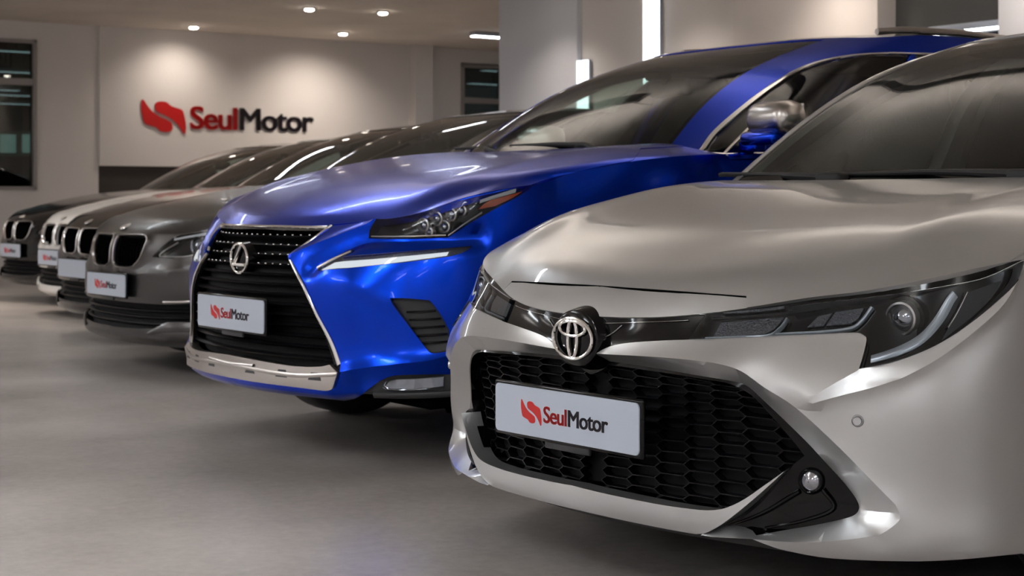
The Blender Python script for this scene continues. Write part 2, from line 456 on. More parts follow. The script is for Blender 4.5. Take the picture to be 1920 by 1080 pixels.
# ---------------------------------------------------------------- wheels
def wheel(root, x, y, R, w, side, spokes=5, hub=.17):
    """side = +1 on the +x flank"""
    t = R; r0 = R - .11
    prof = [(r0, -w/2+.01), (r0+.03, -w/2), (R-.03, -w/2+.004), (R-.008, -w/2+.02), (R, -w/2+.04), (R, w/2-.04), (R-.008, w/2-.02), (R-.03, w/2-.004), (r0+.03, w/2), (r0, w/2-.01)]
    ty = MB().lathe([(r, h*side) for r, h in prof], 56, 'x', (x, y, R)).build('tyre', M['rubber'], root)
    mb = MB().lathe([(r0+.004, (w/2-.01)*side), (r0-.012, (w/2-.012)*side), (r0-.02, (w/2-.05)*side), (r0-.03, -w/2*side)], 48, 'x', (x, y, R))
    for k in range(spokes):
        for dlt in (-.13, .13):
            a = 2*math.pi*k/spokes + .3; c0 = np.array([x + side*(w/2-.03), y, R]); a2 = a + dlt
            p = [c0 + np.array([0, math.cos(a)*.04, math.sin(a)*.04]), c0 + np.array([-.006*side, math.cos(a2)*(r0*.55), math.sin(a2)*(r0*.55)]), c0 + np.array([.012*side, math.cos(a2)*(r0-.012), math.sin(a2)*(r0-.012)])]
            mb.tube(p, [.022, .016, .018], 6)
    mb.lathe([(0.001, (w/2-.018)*side), (.03, (w/2-.018)*side), (.062, (w/2-.03)*side), (.065, (w/2-.08)*side)], 32, 'x', (x, y, R))
    mb.build('rim', M['alloy'], root)
    MB().lathe([(.03, 0.03*side), (.15, .03*side), (.155, .015*side), (.15, 0), (.03, 0)], 40, 'x', (x, y, R)).build('brake_disc', M['satin'], root)

def seat(root, x, y, z=.30, back=.62, m='cabin_grey'):
    b = MB()
    b.rbox((x, y, z+.12), (.50, .50, .16), .05)
    b.rbox((x, y+.30, z+.12+back/2), (.48, .13, back), .055, rotx(-.22))
    for s in (-1, 1): b.rbox((x+s*.22, y+.26, z+.12+back/2), (.07, .17, back*.8), .03, rotx(-.22))
    b.tube([(x-.05, y+.36, z+back+.1), (x-.05, y+.38, z+back+.2)], .007).tube([(x+.05, y+.36, z+back+.1), (x+.05, y+.38, z+back+.2)], .007)
    b.rbox((x, y+.38, z+back+.24), (.27, .10, .17), .045, rotx(-.1))
    return b.build('seat', M[m], root)

def cabin_parts(root, s, lefthand=True):
    """dashboard, wheel, seats and mirror seen through the glass; s = dict of measures"""
    cy, cz, hw, rz = s['cowl_y'], s['cowl_z'], s['half'], s['roof_z']
    V, F = loft_patch([[(x, y + .10*(x/hw)**2, z - .02*(x/hw)**2) for x in np.linspace(-hw, hw, 15)] for y, z in
                       ((cy-.12, cz-.10), (cy-.05, cz-.055), (cy+.12, cz-.035), (cy+.40, cz-.03), (cy+.50, cz-.045), (cy+.53, cz-.09), (cy+.50, cz-.30), (cy+.46, cz-.50))])
    mb = MB().add(V, F); dx = .36 if lefthand else -.36
    mb.rbox((dx, cy+.50, cz+.005), (.34, .16, .07), .03)
    mb.build('dashboard', M['cabin'], root, fix=False)
    b = MB(); c = np.array([dx, cy+.80, cz-.06]); R = rotx(-.45)
    b.tube([c + R @ np.array([.18*math.cos(a), 0, .18*math.sin(a)]) for a in np.linspace(0, 2*math.pi, 33)[:-1]], .014, 8, closed=True)
    b.rbox(c, (.16, .05, .13), .02, R).tube([c + R @ np.array([-.17, 0, 0]), c + R @ np.array([.17, 0, 0])], .015).tube([c, c + R @ np.array([0, 0, -.17])], .015).tube([c, c + np.array([0, -.28, -.10])], .03)
    b.build('steering_wheel', M['cabin'], root)
    for x in (-.36, .36): seat(root, x, cy+1.25, z=s.get('seat_z', .22), back=s.get('back', .60))
    b = MB().rbox((0, cy+2.15, s.get('seat_z', .22)+.12), (1.2, .5, .18), .06).rbox((0, cy+2.45, s.get('seat_z', .22)+.42), (1.2, .15, .62), .06, rotx(-.25))
    for x in (-.38, .38): b.rbox((x, cy+2.54, s.get('seat_z', .22)+.82), (.26, .09, .15), .04)
    b.build('rear_bench', M['cabin_grey'], root)
    my = s.get('mirror_y', cy+.62); mz = s.get('mirror_z', rz-.16)
    MB().rbox((0, my, mz), (.25, .05, .075), .025).tube([(0, my-.02, mz+.02), (0, my-.06, mz+.05)], .012).rbox((0, my-.06, mz+.045), (.10, .07, .035), .012).build('rear_view_mirror', M['cabin'], root)


def car_root(name, label, pose, group=None):
    root = bpy.data.objects.new(name, None); COL.objects.link(root)
    root.location = (pose.x, pose.y, 0); root.rotation_euler = (0, 0, -pose.psi)
    root['label'] = label; root['category'] = 'car'
    if group: root['group'] = group
    return root

FR = (0, .07, .19, .40, .62, .82, 1)
def band_net(a, rows, side, inset=(.05, .012, 0, -.004, 0, .008, .03)):
    """a: half widths of the front columns; rows: (z, y) lists bottom to top; side: (x, y, top z[, bottom z]) columns"""
    C = []
    for i, (z, y) in enumerate(rows):
        aa = np.array(a, float); z = np.broadcast_to(np.array(z, float), aa.shape); y = np.array(y, float)
        if i == 0: aa = aa - .05 * (aa / aa[-1])**2
        L = [tuple(p) for p in np.c_[aa, y, z]]; f = FR[i]
        for c in side:
            x, yy, zt = c[:3]; zb = c[3] if len(c) > 3 else rows[0][0] if np.isscalar(rows[0][0]) else .17
            k = min(1, x/.8); L.append((x - inset[i]*k, yy - (inset[i]*(1-k) if yy > 3.5 else 0), zb + (zt-zb)*f))
        C.append(L)
    return np.array(C)

def roof_net(can, kp, kr, crown=.035):
    top = can[-1]; fr = top[:kp+1]; rr = top[:kr-1:-1]; ta = fr[:, 0]/fr[-1, 0]
    rows = [fr]
    for j in range(kp+1, kr):
        p = top[j]; w = (p[1]-fr[-1, 1])/(top[kr][1]-fr[-1, 1]); rb = np.interp(ta, rr[:, 0]/rr[-1, 0], rr[:, 1]) - rr[-1, 1]
        rows.append([(p[0]*t, p[1] + (fr[i, 1]-fr[-1, 1])*(1-w)*.6 + rb[i]*w*.6, p[2] + crown*min(1, 4*w*(1-w)+.3)*(1-t*t) + (fr[i, 2]-fr[-1, 2])*(1-w)) for i, t in enumerate(ta)])
    rows.append(np.c_[np.interp(ta, rr[:, 0]/rr[-1, 0], rr[:, 0]), np.interp(ta, rr[:, 0]/rr[-1, 0], rr[:, 1]), np.interp(ta, rr[:, 0]/rr[-1, 0], rr[:, 2])])
    return np.array([np.array(r) for r in rows])

def arch_poly(band, y, zc, R, u0=.75):
    a = np.radians(np.arange(-40, 221, 6)); P = [(y + R*math.cos(t), max(zc + R*math.sin(t), -.1)) for t in a]
    zb = .2; P = [p for p in P if p[1] > zb + .01]
    Q = band.side(P, u0=u0); return np.vstack([Q, [Q[-1, 0], -.02], [Q[0, 0], -.02]]) if Q[0, 0] > Q[-1, 0] else np.vstack([Q, [Q[-1, 0], -.02], [Q[0, 0], -.02]])

def orient(s, ref, out):
    """make surface normals point along out at the parameter ref"""
    s.sgn = 1.0
    if s.nrm([ref])[0] @ np.array(out, float) < 0: s.sgn = -1.0

def running_gear(root, band, arches, R, w, track, zc):
    for y in arches:
        for sd in (1, -1): wheel(root, sd*(track - w/2), y, R, w, sd)
        for sd in (1, -1):
            a = np.radians(np.arange(-30, 211, 8)); rr = R + .05
            V, F = loft_patch([[(sd*x, y + rr*math.cos(t), zc + rr*math.sin(t)) for t in a] for x in (track-.01, track-.40)])
            MB().add(V, F).build('wheel_liner', M['seam'], root, fix=False)

def cross_floor(root, y0, y1, hw, z):
    MB().rbox((0, (y0+y1)/2, z+.03), (hw*2, y1-y0, .06), .02).build('underbody', M['seam'], root)
# ---------------------------------------------------------------- silver hatchback in front
def make_silver():
    pose = Pose(53.6, .116, 3.771)
    root = car_root('silver_hatchback', 'silver hatchback nearest the viewer, wide black honeycomb grille and slim dark headlamps', pose)
    a = [0, .18, .34, .47, .57, .65, .72, .78, .83, .865]
    rows = [(.165, [.09, .10, .12, .145, .17, .205, .245, .30, .37, .47]),
            (.205, [.035, .045, .062, .085, .115, .155, .195, .25, .325, .43]),
            (.30, [.02, .03, .05, .075, .108, .15, .19, .245, .32, .425]),
            (.44, [.035, .036, .042, .062, .10, .146, .187, .245, .32, .425]),
            (.55, [.038, .036, .036, .052, .095, .146, .195, .255, .33, .43]),
            ([.605, .612, .622, .635, .645, .648, .65, .66, .685, .72], [.048, .055, .078, .115, .155, .205, .25, .31, .385, .47]),
            ([.656, .660, .675, .697, .716, .728, .743, .761, .779, .796], [.055, .068, .11, .165, .21, .25, .29, .345, .415, .51])]
    side = [(.885, .64, .84, .18), (.895, .95, .895, .18), (.892, 1.25, .93, .18), (.88, 1.75, .945, .18), (.885, 2.5, .955, .18), (.885, 3.1, .97, .18), (.895, 3.6, .985, .18), (.86, 4.0, 1.0, .2), (.78, 4.18, 1.0, .22), (.58, 4.3, 1.0, .24), (.3, 4.36, 1.0, .25), (0, 4.38, 1.0, .25)]
    B = Surf(tilt_z(band_net(a, rows, side), .034, .008)); orient(B, (.1, B.T*.5), (0, -1, 0))
    paint = M['silver']
    P = lambda L: B.px(pose, L)
    O = lambda *segs, m=5: P(outline(segs, m))
    # outlines read off the photograph
    emblem_px = (1076, 635.5)
    frame = O([(1040, 665), (1117, 675), (1200, 684), (1300, 695), (1350, 703), (1383, 717), (1421, 758), (1464, 800), (1506, 839), (1541, 876), (1576, 913)],
              [(1576, 913), (1597, 938), (1604, 954), (1597, 966), (1576, 974), (1523, 987), (1471, 998)], [(1471, 998), (1413, 1007)], [(1413, 1007), (1350, 993), (1317, 1003)],
              [(1317, 1003), (1292, 1002), (1196, 983), (1088, 959), (1000, 938)], [(1000, 938), (1010, 800), (1040, 665)], m=4)
    mesh = O([(1040, 678), (1110, 683), (1200, 692.5), (1317, 705), (1347, 713), (1380, 733), (1403, 753), (1436, 791), (1485, 844)], [(1485, 844), (1500, 862)], [(1500, 862), (1474, 881)],
             [(1474, 881), (1435, 908), (1383, 942), (1337, 957), (1276, 953), (1196, 940), (1088, 916), (1000, 889)], [(1000, 889), (1040, 678)], m=4)
    lip = O([(1472, 882), (1435, 908), (1383, 942), (1337, 957), (1276, 953), (1196, 940), (1088, 916), (1000, 889)], [(1000, 889), (990, 938)],
            [(990, 938), (1088, 962), (1196, 985), (1292, 1004), (1316, 1003), (1349, 985), (1400, 945), (1440, 911), (1472, 882)], m=4)
    vala = O([(1000, 938), (1088, 961), (1196, 985), (1292, 1003), (1317, 1004), (1413, 1009)], [(1413, 1009), (1440, 1020), (1475, 1031), (1560, 1046), (1700, 1052), (1800, 1049), (1915, 1038)], [(1915, 1038), (1000, 1010)], m=4)
    vala = vala[:int(np.argmax(vala[:, 0]))+1]; vala = np.vstack([vala, [vala[-1, 0]+.12, -.03], [-.3, -.03]])
    chamfer = O([(1040, 656), (1125, 664), (1217, 670), (1300, 677.5), (1350, 685), (1392, 698), (1435, 727), (1495, 765), (1576, 839), (1647, 913), (1678, 945)],
                [(1678, 945), (1686, 963), (1684, 977), (1657, 998), (1629, 1006), (1541, 1015), (1471, 1014), (1413, 1009)], [(1413, 1009), (1317, 1005), (1250, 998), (1120, 968), (1000, 938)], [(1000, 938), (1040, 656)], m=4)
    lamp = O([(1325, 590), (1400, 584), (1480, 575), (1565, 565), (1685, 551), (1790, 534), (1850, 520), (1914, 490)],
             [(1914, 490), (1902, 527), (1865, 567), (1815, 609), (1765, 643), (1715, 667), (1665, 684), (1612, 695)],
             [(1612, 695), (1618, 675), (1625, 645), (1625, 634)], [(1625, 634), (1612, 626), (1590, 625), (1540, 627), (1400, 632), (1294, 637)], [(1294, 637), (1325, 590)], m=4)
    strip = O([(1480, 574), (1565, 564), (1685, 550), (1790, 533), (1850, 519), (1914, 489)], [(1914, 489), (1918, 470)], [(1918, 470), (1700, 500), (1480, 540)], [(1480, 540), (1300, 570), (1325, 590)], [(1325, 590), (1480, 574)], m=4)
    garn = O([(1328, 590), (1296, 637)], [(1296, 637), (1240, 639), (1180, 643), (1145, 650), (1122, 663), (1115, 676)], [(1115, 676), (1108, 690), (1075, 705), (1030, 700), (1000, 640)], [(1000, 640), (1000, 560), (1328, 540)], [(1328, 540), (1328, 590)], m=4)
    crease = P(catmull([(1495, 763), (1559, 747), (1629, 730), (1668, 718), (1700, 706), (1762, 671), (1830, 618), (1880, 568), (1914, 505)], 4))
    edge3 = P(catmull([(1495, 763), (1550, 730), (1608, 699)], 3))
    def ridge(q, line, amp, wu, wd):
        d = dist_line(line, q); o = np.argsort(line[:, 0]); up = q[:, 1] > np.interp(q[:, 0], line[o, 0], line[o, 1])
        return amp*np.where(up, np.exp(-d/wu), np.exp(-d/wd))
    def disp(Q):
        d = np.zeros(len(Q)); f = Q[:, 0] < 1.3; q = Q[f]; i = inside(chamfer, q); dd = dist_line(chamfer, q, True)
        df = np.where(inside(frame, q), 0, dist_line(frame, q, True)); r = np.zeros(len(q))
        r -= np.where(i, .038*dd/(dd + df + 1e-6)*np.clip(dd/.008, 0, 1), 0); r += .006*np.exp(-dd/.03)*np.where(i, df/(dd + df + 1e-6), 1)
        out = np.where(i, 0, np.clip(dd/.03, 0, 1)); end = np.clip((crease[-1, 0] + .1 - q[:, 0])/.1, 0, 1)
        r += out*end*ridge(q, crease, .010, .05, .012) + out*ridge(q, edge3, .007, .06, .02)
        d[f] = r; return d
    arches = [.95, 3.59]
    holes = [dict(name='hole', poly=arch_poly(B, y, .335, .375), skip=True) for y in arches]
    seam_f = B.side([(.575, .74), (.60, .84)])
    door_u = [float(B.side([(y, .6)])[0, 0]) for y in (1.42, 2.40, 3.25)]
    doors = []
    for i in range(2):
        u0, u1 = door_u[i]+.004, door_u[i+1]-.004
        doors.append(dict(name='door', poly=np.array([(u0, .12), (u1, .12 if i == 0 else .30), (u1, B.T+.01), (u0, B.T+.01)]), mat=paint))
    parts = holes + [dict(name='headlamp_lens', poly=lamp, mat=M['lens'], off=.004, flange=.02, nodisp=False, parent=None),
        dict(name='headlamp_gap_shade', poly=strip, mat=M['gloss_black'], off=-.006),  # black strip standing for the shaded gap under the bonnet edge
        dict(name='garnish', poly=garn, mat=M['gloss_black'], off=-.004, flange=.02),
        dict(name='honeycomb_grille', poly=mesh, mat=M['grille_back'], off=-.088, flange=0, nodisp=True),
        dict(name='front_valance', poly=vala, mat=M['matt_black'], off=-.03, flange=0),
        dict(name='front_lip', poly=lip, mat=paint, off=-.006, flange=.05, nodisp=True),
        dict(name='grille_frame', poly=frame, mat=M['gloss_black'], off=.0, flange=.05)] + doors
    lampsurf = root
    for p in parts:
        if p.get('parent', 0) is None: p['parent'] = root
    res = cut_surface(B, parts, root, lines=[chamfer, crease, edge3], disp=disp, du=.04, dt=.03, fine=(0, 1.12, 0, B.T, .014),
                      default=dict(name='bumper_and_sides', mat=paint, flange=.03, sharp=15))
    res['front_lip']['label'] = 'silver lower lip under the honeycomb grille'
    # dark shell behind the openings
    cut_surface(B, holes, root, du=.08, dt=.06, default=dict(name='inner_shell', mat=M['seam'], off=-.13, flange=0))
    # ---- honeycomb cells
    hexes = MB(); W, Hh = .104, .0238
    mi = np.array([B.at([[0, .5*B.T]])[0]])
    u_hi = mesh[:, 0].max(); segs = set()
    for r in range(-2, int(B.T/Hh)+4):
        for c in range(-1, int(u_hi/(W*.8))+3):
            cx, cz = c*W*.82, r*Hh + (Hh/2 if c % 2 else 0)
            h = [(cx-W*.5, cz), (cx-W*.32, cz+Hh/2), (cx+W*.32, cz+Hh/2), (cx+W*.5, cz)]
            for p, q in zip(h[:-1], h[1:]): segs.add((tuple(np.round(p, 5)), tuple(np.round(q, 5))))
            q = (cx+W*.5, cz)
    S = np.array(sorted(segs)); S = S[(S[:, :, 0].min(1) >= -1e-6)]
    mid = S.mean(1); ok = inside(mesh, S[:, 0]) | inside(mesh, S[:, 1]); S = S[ok]
    for p, q in S:
        e = (q-p)/np.linalg.norm(q-p); n = np.array([-e[1], e[0]])*.0012
        c4 = np.array([p-n-e*.001, q-n+e*.001, q+n+e*.001, p+n-e*.001]); X = B.at(c4); N = B.nrm(c4)
        hexes.add(np.vstack([X - N*.088, X - N*.064]), [(4, 5, 6, 7), (0, 1, 5, 4), (2, 3, 7, 6)])
    hx = hexes.build('honeycomb_lattice', M['grille_black'], res['honeycomb_grille'], mirror=True, smooth=False)
    # ---- bonnet, nose panel and wings
    EF = np.array(B.half[-1][:10]); 
    ES = B.half[-1][10:13]
    Z = lambda p: (p[0], p[1], p[2] - .034 + .008*p[1])
    L = Surf(lid_net(EF, ES, dict(crown=5, pts=[tuple(map(Z, q)) for q in [
        ((0, .10, .715), (.652, .30, .765), (.868, .58, .818)),
        ((0, .20, .765), (.655, .386, .815), (.868, .68, .846)),
        ((0, .40, .835), (.655, .512, .870), (.863, .80, .873)),
        ((0, .65, .895), (.655, .72, .918), (.857, .95, .900)),
        ((0, .90, .938), (.655, .92, .952), (.848, 1.12, .920)),
        ((0, 1.05, .962), (.655, 1.10, .966), (.835, 1.32, .935))]])))
    orient(L, (.1, L.T*.5), (0, 0, 1))
    Lp = lambda X: L.px(pose, X)
    nose = Lp(outline([[(1000, 600), (1000, 522)], [(1000, 522), (1100, 534), (1250, 545), (1400, 556), (1470, 562)], [(1470, 562), (1475, 580), (1475, 600)]], 4))
    nose[nose[:, 1] < .03, 1] = -.02
    nose = np.vstack([[-.3, -.02], nose[1:-2], [nose[-2, 0]+.03, -.02]])
    sq = Lp([(1140, 537), (1300, 549), (1400, 556.5), (1468, 562)]); sq = np.vstack([[0, sq[0, 1]], sq])
    ribbon(L, sq, .005, .0008, M['seam'], 'gap_shade_black', root, .0006)  # dark strip laid over the seam in place of the gap's shade
    eu = L.U
    shut = np.array([(eu-.045, -.02), (eu-.045, L.T*.5), (eu-.05, L.T+.01), (-.2, L.T+.01), (-.2, -.02)])
    cut_surface(L, [dict(name='nose_panel', poly=nose, mat=paint, flange=.02),
                    dict(name='bonnet', poly=shut, mat=paint, off=.002, flange=.025)], root, du=.03, dt=.025, lines=[], default=dict(name='front_wing', mat=paint, flange=.02))
    # ---- canopy
    can = np.array([
        [(0, 1.09, .95), (.3, 1.10, .948), (.55, 1.13, .945), (.70, 1.16, .94), (.79, 1.32, .935), (.82, 1.75, .945), (.825, 2.5, .955), (.82, 3.1, .97), (.78, 3.6, .985), (.68, 4.0, 1.0), (.45, 4.2, 1.0), (0, 4.27, 1.0)],
        [(0, 1.32, 1.10), (.27, 1.33, 1.10), (.52, 1.345, 1.10), (.655, 1.37, 1.10), (.735, 1.50, 1.09), (.765, 1.85, 1.10), (.77, 2.5, 1.10), (.76, 3.1, 1.11), (.72, 3.55, 1.12), (.62, 3.88, 1.12), (.43, 4.07, 1.12), (0, 4.13, 1.12)],
        [(0, 1.62, 1.27), (.25, 1.63, 1.27), (.47, 1.65, 1.27), (.598, 1.67, 1.275), (.655, 1.75, 1.27), (.685, 2.0, 1.27), (.69, 2.5, 1.275), (.68, 3.05, 1.275), (.64, 3.45, 1.265), (.55, 3.75, 1.25), (.40, 3.93, 1.25), (0, 3.98, 1.25)],
        [(0, 2.02, 1.415), (.23, 2.03, 1.415), (.43, 2.06, 1.412), (.545, 2.10, 1.408), (.575, 2.17, 1.405), (.59, 2.35, 1.41), (.59, 2.6, 1.415), (.585, 2.95, 1.41), (.56, 3.3, 1.39), (.49, 3.6, 1.36), (.36, 3.74, 1.36), (0, 3.78, 1.36)]])
    can = tilt_z(can, .028, .008)
    CN_, _, _ = canopy(root, can, paint, kp=3, rail=None, kr=9, glass_side='glass_clear', ws_side=.05)
    belt(root, B, CN_, 1.40, 4, paint)
    cabin_parts(root, dict(cowl_y=1.09, cowl_z=.905, half=.68, roof_z=1.41, mirror_y=1.85, mirror_z=1.21))
    running_gear(root, B, arches, .325, .21, .875, .335)
    cross_floor(root, .25, 4.2, .78, .17)
    # ---- cowl and wipers
    V, F = loft_patch([[(x, y + .06*(x/.7)**2, z - .02*(x/.7)**2) for x in np.linspace(-.72, .72, 13)] for y, z in ((1.02, .905), (1.06, .92), (1.12, .923), (1.16, .937))])
    MB().add(V, F).build('cowl_panel', M['matt_black'], root, fix=False)
    for x0, x1, y1, z1, y0 in ((.42, -.22, 1.13, .950, 1.09), (-.22, -.74, 1.19, .960, 1.10)):
        b = MB().tube([(x0, y0, .927), (x0-.04, y0, .947), (x0-.16, y0+.005, .953), ((x0+x1)/2, y1-.01, .957), (x1, y1, z1+.004)], [.016, .014, .010, .008, .005], 8)
        b.tube([(x0+.10, y0+.05, .940), ((x0+x1)/2, y1+.02, .953), (x1-.04, y1+.03, z1+.002)], .007, 6)
        b.rbox((x0+.01, y0, .943), (.09, .05, .035), .012)
        b.build('wiper', M['matt_black'], root)
    silver_details(root, B, pose, res, emblem_px)
    return root

def belt(root, B, Cn, y0, k0, mt):
    """shoulder between the flank and the foot of the glasshouse"""
    ub = float(B.side([(y0, B.half[-1][12][2])])[0, 0]); uc = Cn.uk[k0]
    def arc(S, u0, t):
        us = np.linspace(u0, S.U, 300); P = S.at(np.c_[us, np.full(300, t)]); d = np.r_[0, np.cumsum(np.linalg.norm(np.diff(P, axis=0), axis=1))]
        return np.stack([np.interp(np.linspace(0, d[-1], 90), d, P[:, i]) for i in range(3)], 1)
    A, C = arc(B, ub, B.T), arc(Cn, uc, 0.0)
    V, F = loft_patch([A + [0, 0, -.01], A, (A+C)/2 + [0, 0, .004], C + [0, 0, .004], C + [0, 0, -.01]])
    mesh_obj('shoulder', V, F, mt, root, sharp=50, mirror=True)

def canopy(root, can, paint, kp, kr, rail=None, glass_side='glass_dark', chrome=None, roof_mat=None, sidewin=None, frit=.035, mirror_sides=True, ws_top=.02, ws_side=.030):
    Cn = Surf(can); orient(Cn, (.05, Cn.T*.5), (0, -1, .5))
    uk = Cn.uk; T = Cn.T; up = uk[kp]
    bor = [(-.3, .0), (up-ws_side, .0), (up-ws_side, T-ws_top), (-.3, T-ws_top)]
    gl = [(-.3, .06), (up-ws_side-frit*.5, .05), (up-ws_side-frit*.6, T-ws_top-.055), (-.3, T-ws_top-.07)]
    dens = lambda L: outline([[L[i], (np.array(L[i])+L[(i+1) % len(L)])/2, L[(i+1) % len(L)]] for i in range(len(L))], 6)
    ends = [(uk[kp+1]+.02, uk[kp+3]-.20), (uk[kp+3]-.10, uk[kp+4]+.10)] if sidewin is None else sidewin(Cn)
    parts = [dict(name='windscreen', poly=dens(gl), mat=M['glass'], off=-.003, flange=0), dict(name='windscreen_border', poly=dens(bor), mat=M['gloss_black'], off=-.003, flange=0)]
    for i, e in enumerate(ends):
        if isinstance(e, tuple):
            u0, u1 = e; t0, t1 = .015, T-.05; s0 = .32 if i == 0 else .0; s1 = 0 if i == 0 else .10
            e = [(u0, t0), (u1, t0), (u1-s1, t1), (u0+s0, t1)]
            if i == 0: e = [(u0, t0), (u1, t0), (u1, t1), (u0+.42, t1), (u0+.2, t1*.62)]
            e = dens(e)
        parts.append(dict(name='side_window', poly=np.array(e), mat=M[glass_side], off=-.006, flange=0))
    ur = uk[kr]+.05
    parts.append(dict(name='rear_window', poly=dens([(ur, .06), (Cn.U+.1, .06), (Cn.U+.1, T-.05), (ur, T-.05)]), mat=M['glass_dark'], off=-.004, flange=0))
    r = cut_surface(Cn, parts, root, du=.05, dt=.04, default=dict(name='pillars', mat=paint, flange=.03, sharp=50))
    # inner lining of the pillars
    R = Surf(roof_net(can, kp, kr), tk=None); orient(R, (.05, R.T*.5), (0, 0, 1))
    cut_surface(R, [], root, du=.06, dt=.06, default=dict(name='roof', mat=roof_mat or paint, flange=.02))
    cut_surface(R, [], root, du=.12, dt=.12, default=dict(name='headliner', mat=M['headliner'], off=-.04, flange=0))
    return Cn, R, r
def silver_details(root, B, pose, res, emblem_px):
    P = lambda L: B.px(pose, L)
    rib = lambda px, w, off, mt, name, parent, h=.004: ribbon(B, P(px), w, off, mt, name, parent, h)
    lens = res['headlamp_lens']
    cut_lamp(root, B, P, lens, rib)
    # ---- emblem: where the ray through its centre meets x = 0
    o = pose.eye(); c = np.array([0, .043, .571])
    v = pose.view(c)
    disc = MB().lathe([(.001, -.012), (.072, -.012), (.080, -.008), (.084, .002), (.092, .03)], 56, 'y', c)
    disc.V = [(x*1.0, y, c[2]+(z-c[2])*.80) for x, y, z in disc.V]
    d = disc.build('emblem_base', M['gloss_black'], root)
    e = MB(); cc = c + np.array([0, -.018, 0])
    el = lambda rx, rz, x0, z0, n=48: [cc + np.array([x0+rx*math.cos(t), 0, z0+rz*math.sin(t)]) for t in np.linspace(0, 2*math.pi, n+1)[:-1]]
    e.tube(el(.070, .0455, 0, 0), .0042, 8, closed=True, up=(0, 1, 0))
    e.tube(el(.046, .0165, 0, .0225), .0040, 8, closed=True, up=(0, 1, 0))
    e.tube(el(.0165, .0435, 0, 0), .0040, 8, closed=True, up=(0, 1, 0))
    e.build('emblem', M['chrome'], d)
    number_plate(root, (0, 0, .395), tilt=0.0)
    # ---- fog lamp in the black corner
    q = P([(1512, 907)]); X = B.at(q)[0]; N = B.nrm(q)[0]
    for sd in (1, -1):
        c = (X - N*.033)*[sd, 1, 1]; ax = N*[sd, 1, 1]; ang = math.atan2(ax[0], -ax[1])*.55; R = rotz(ang)
        f = MB().lathe([(.027, .012), (.027, -.001), (.023, -.006), (.020, -.003)], 32, 'y', c, R).build('fog_lamp', M['gloss_black'], root)
        MB().lathe([(.0205, .010), (.0200, -.002), (.014, -.007), (.001, -.009)], 32, 'y', c, R).build('fog_lamp_lens', M['bulb'], f)
    # ribs of the fog lamp bezel
    fr = res['grille_frame']
    rib([(1350, 992), (1420, 962), (1490, 925)], [.006, .010], -.034, M['gloss_black'], 'bezel_rib', fr, h=.010)
    rib([(1420, 996), (1500, 978), (1555, 955), (1535, 922)], [.006, .010], -.034, M['gloss_black'], 'bezel_rib', fr, h=.010)
    # parking sensor
    q = P([(1608, 789)]); N = B.nrm(q)[0]; X = B.at(q)[0] + N*.0045
    for sd in (1, -1):
        ang = math.atan2(N[0]*sd, -N[1])
        MB().lathe([(.001, -.003), (.008, -.003), (.009, .002)], 24, 'y', X*[sd, 1, 1], rotz(ang)).lathe([(.0105, .002), (.011, -.001), (.0125, .003)], 24, 'y', X*[sd, 1, 1], rotz(ang)).build('parking_sensor', M['silver'], root)
    # chrome line on the garnish
    rib([(1122, 606), (1200, 604), (1290, 600)], .0018, -.001, M['chrome'], 'garnish_line', res['garnish'], h=.001)
    rib([(1122, 636), (1145, 626), (1165, 610)], .0022, -.001, M['satin'], 'garnish_line', res['garnish'], h=.001)
    # door mirrors
    for sd in (1, -1):
        b = MB().rbox((sd*.98, 1.83, 1.03), (.20, .11, .13), .045, rotz(-sd*.25)).rbox((sd*.87, 1.83, .985), (.10, .06, .04), .015)
        mm = b.build('door_mirror', M['silver'], root)
        MB().rbox((sd*.99, 1.885, 1.03), (.17, .012, .10), .004, rotz(-sd*.25)).build('mirror_glass', M['chrome'], mm)
    for y in (1.55, 2.55):
        for sd in (1, -1): MB().tube([(sd*.885, y+.62, .80), (sd*.915, y+.64, .835), (sd*.915, y+.76, .84), (sd*.885, y+.78, .84)], .012, 8).build('door_handle', M['silver'], root)

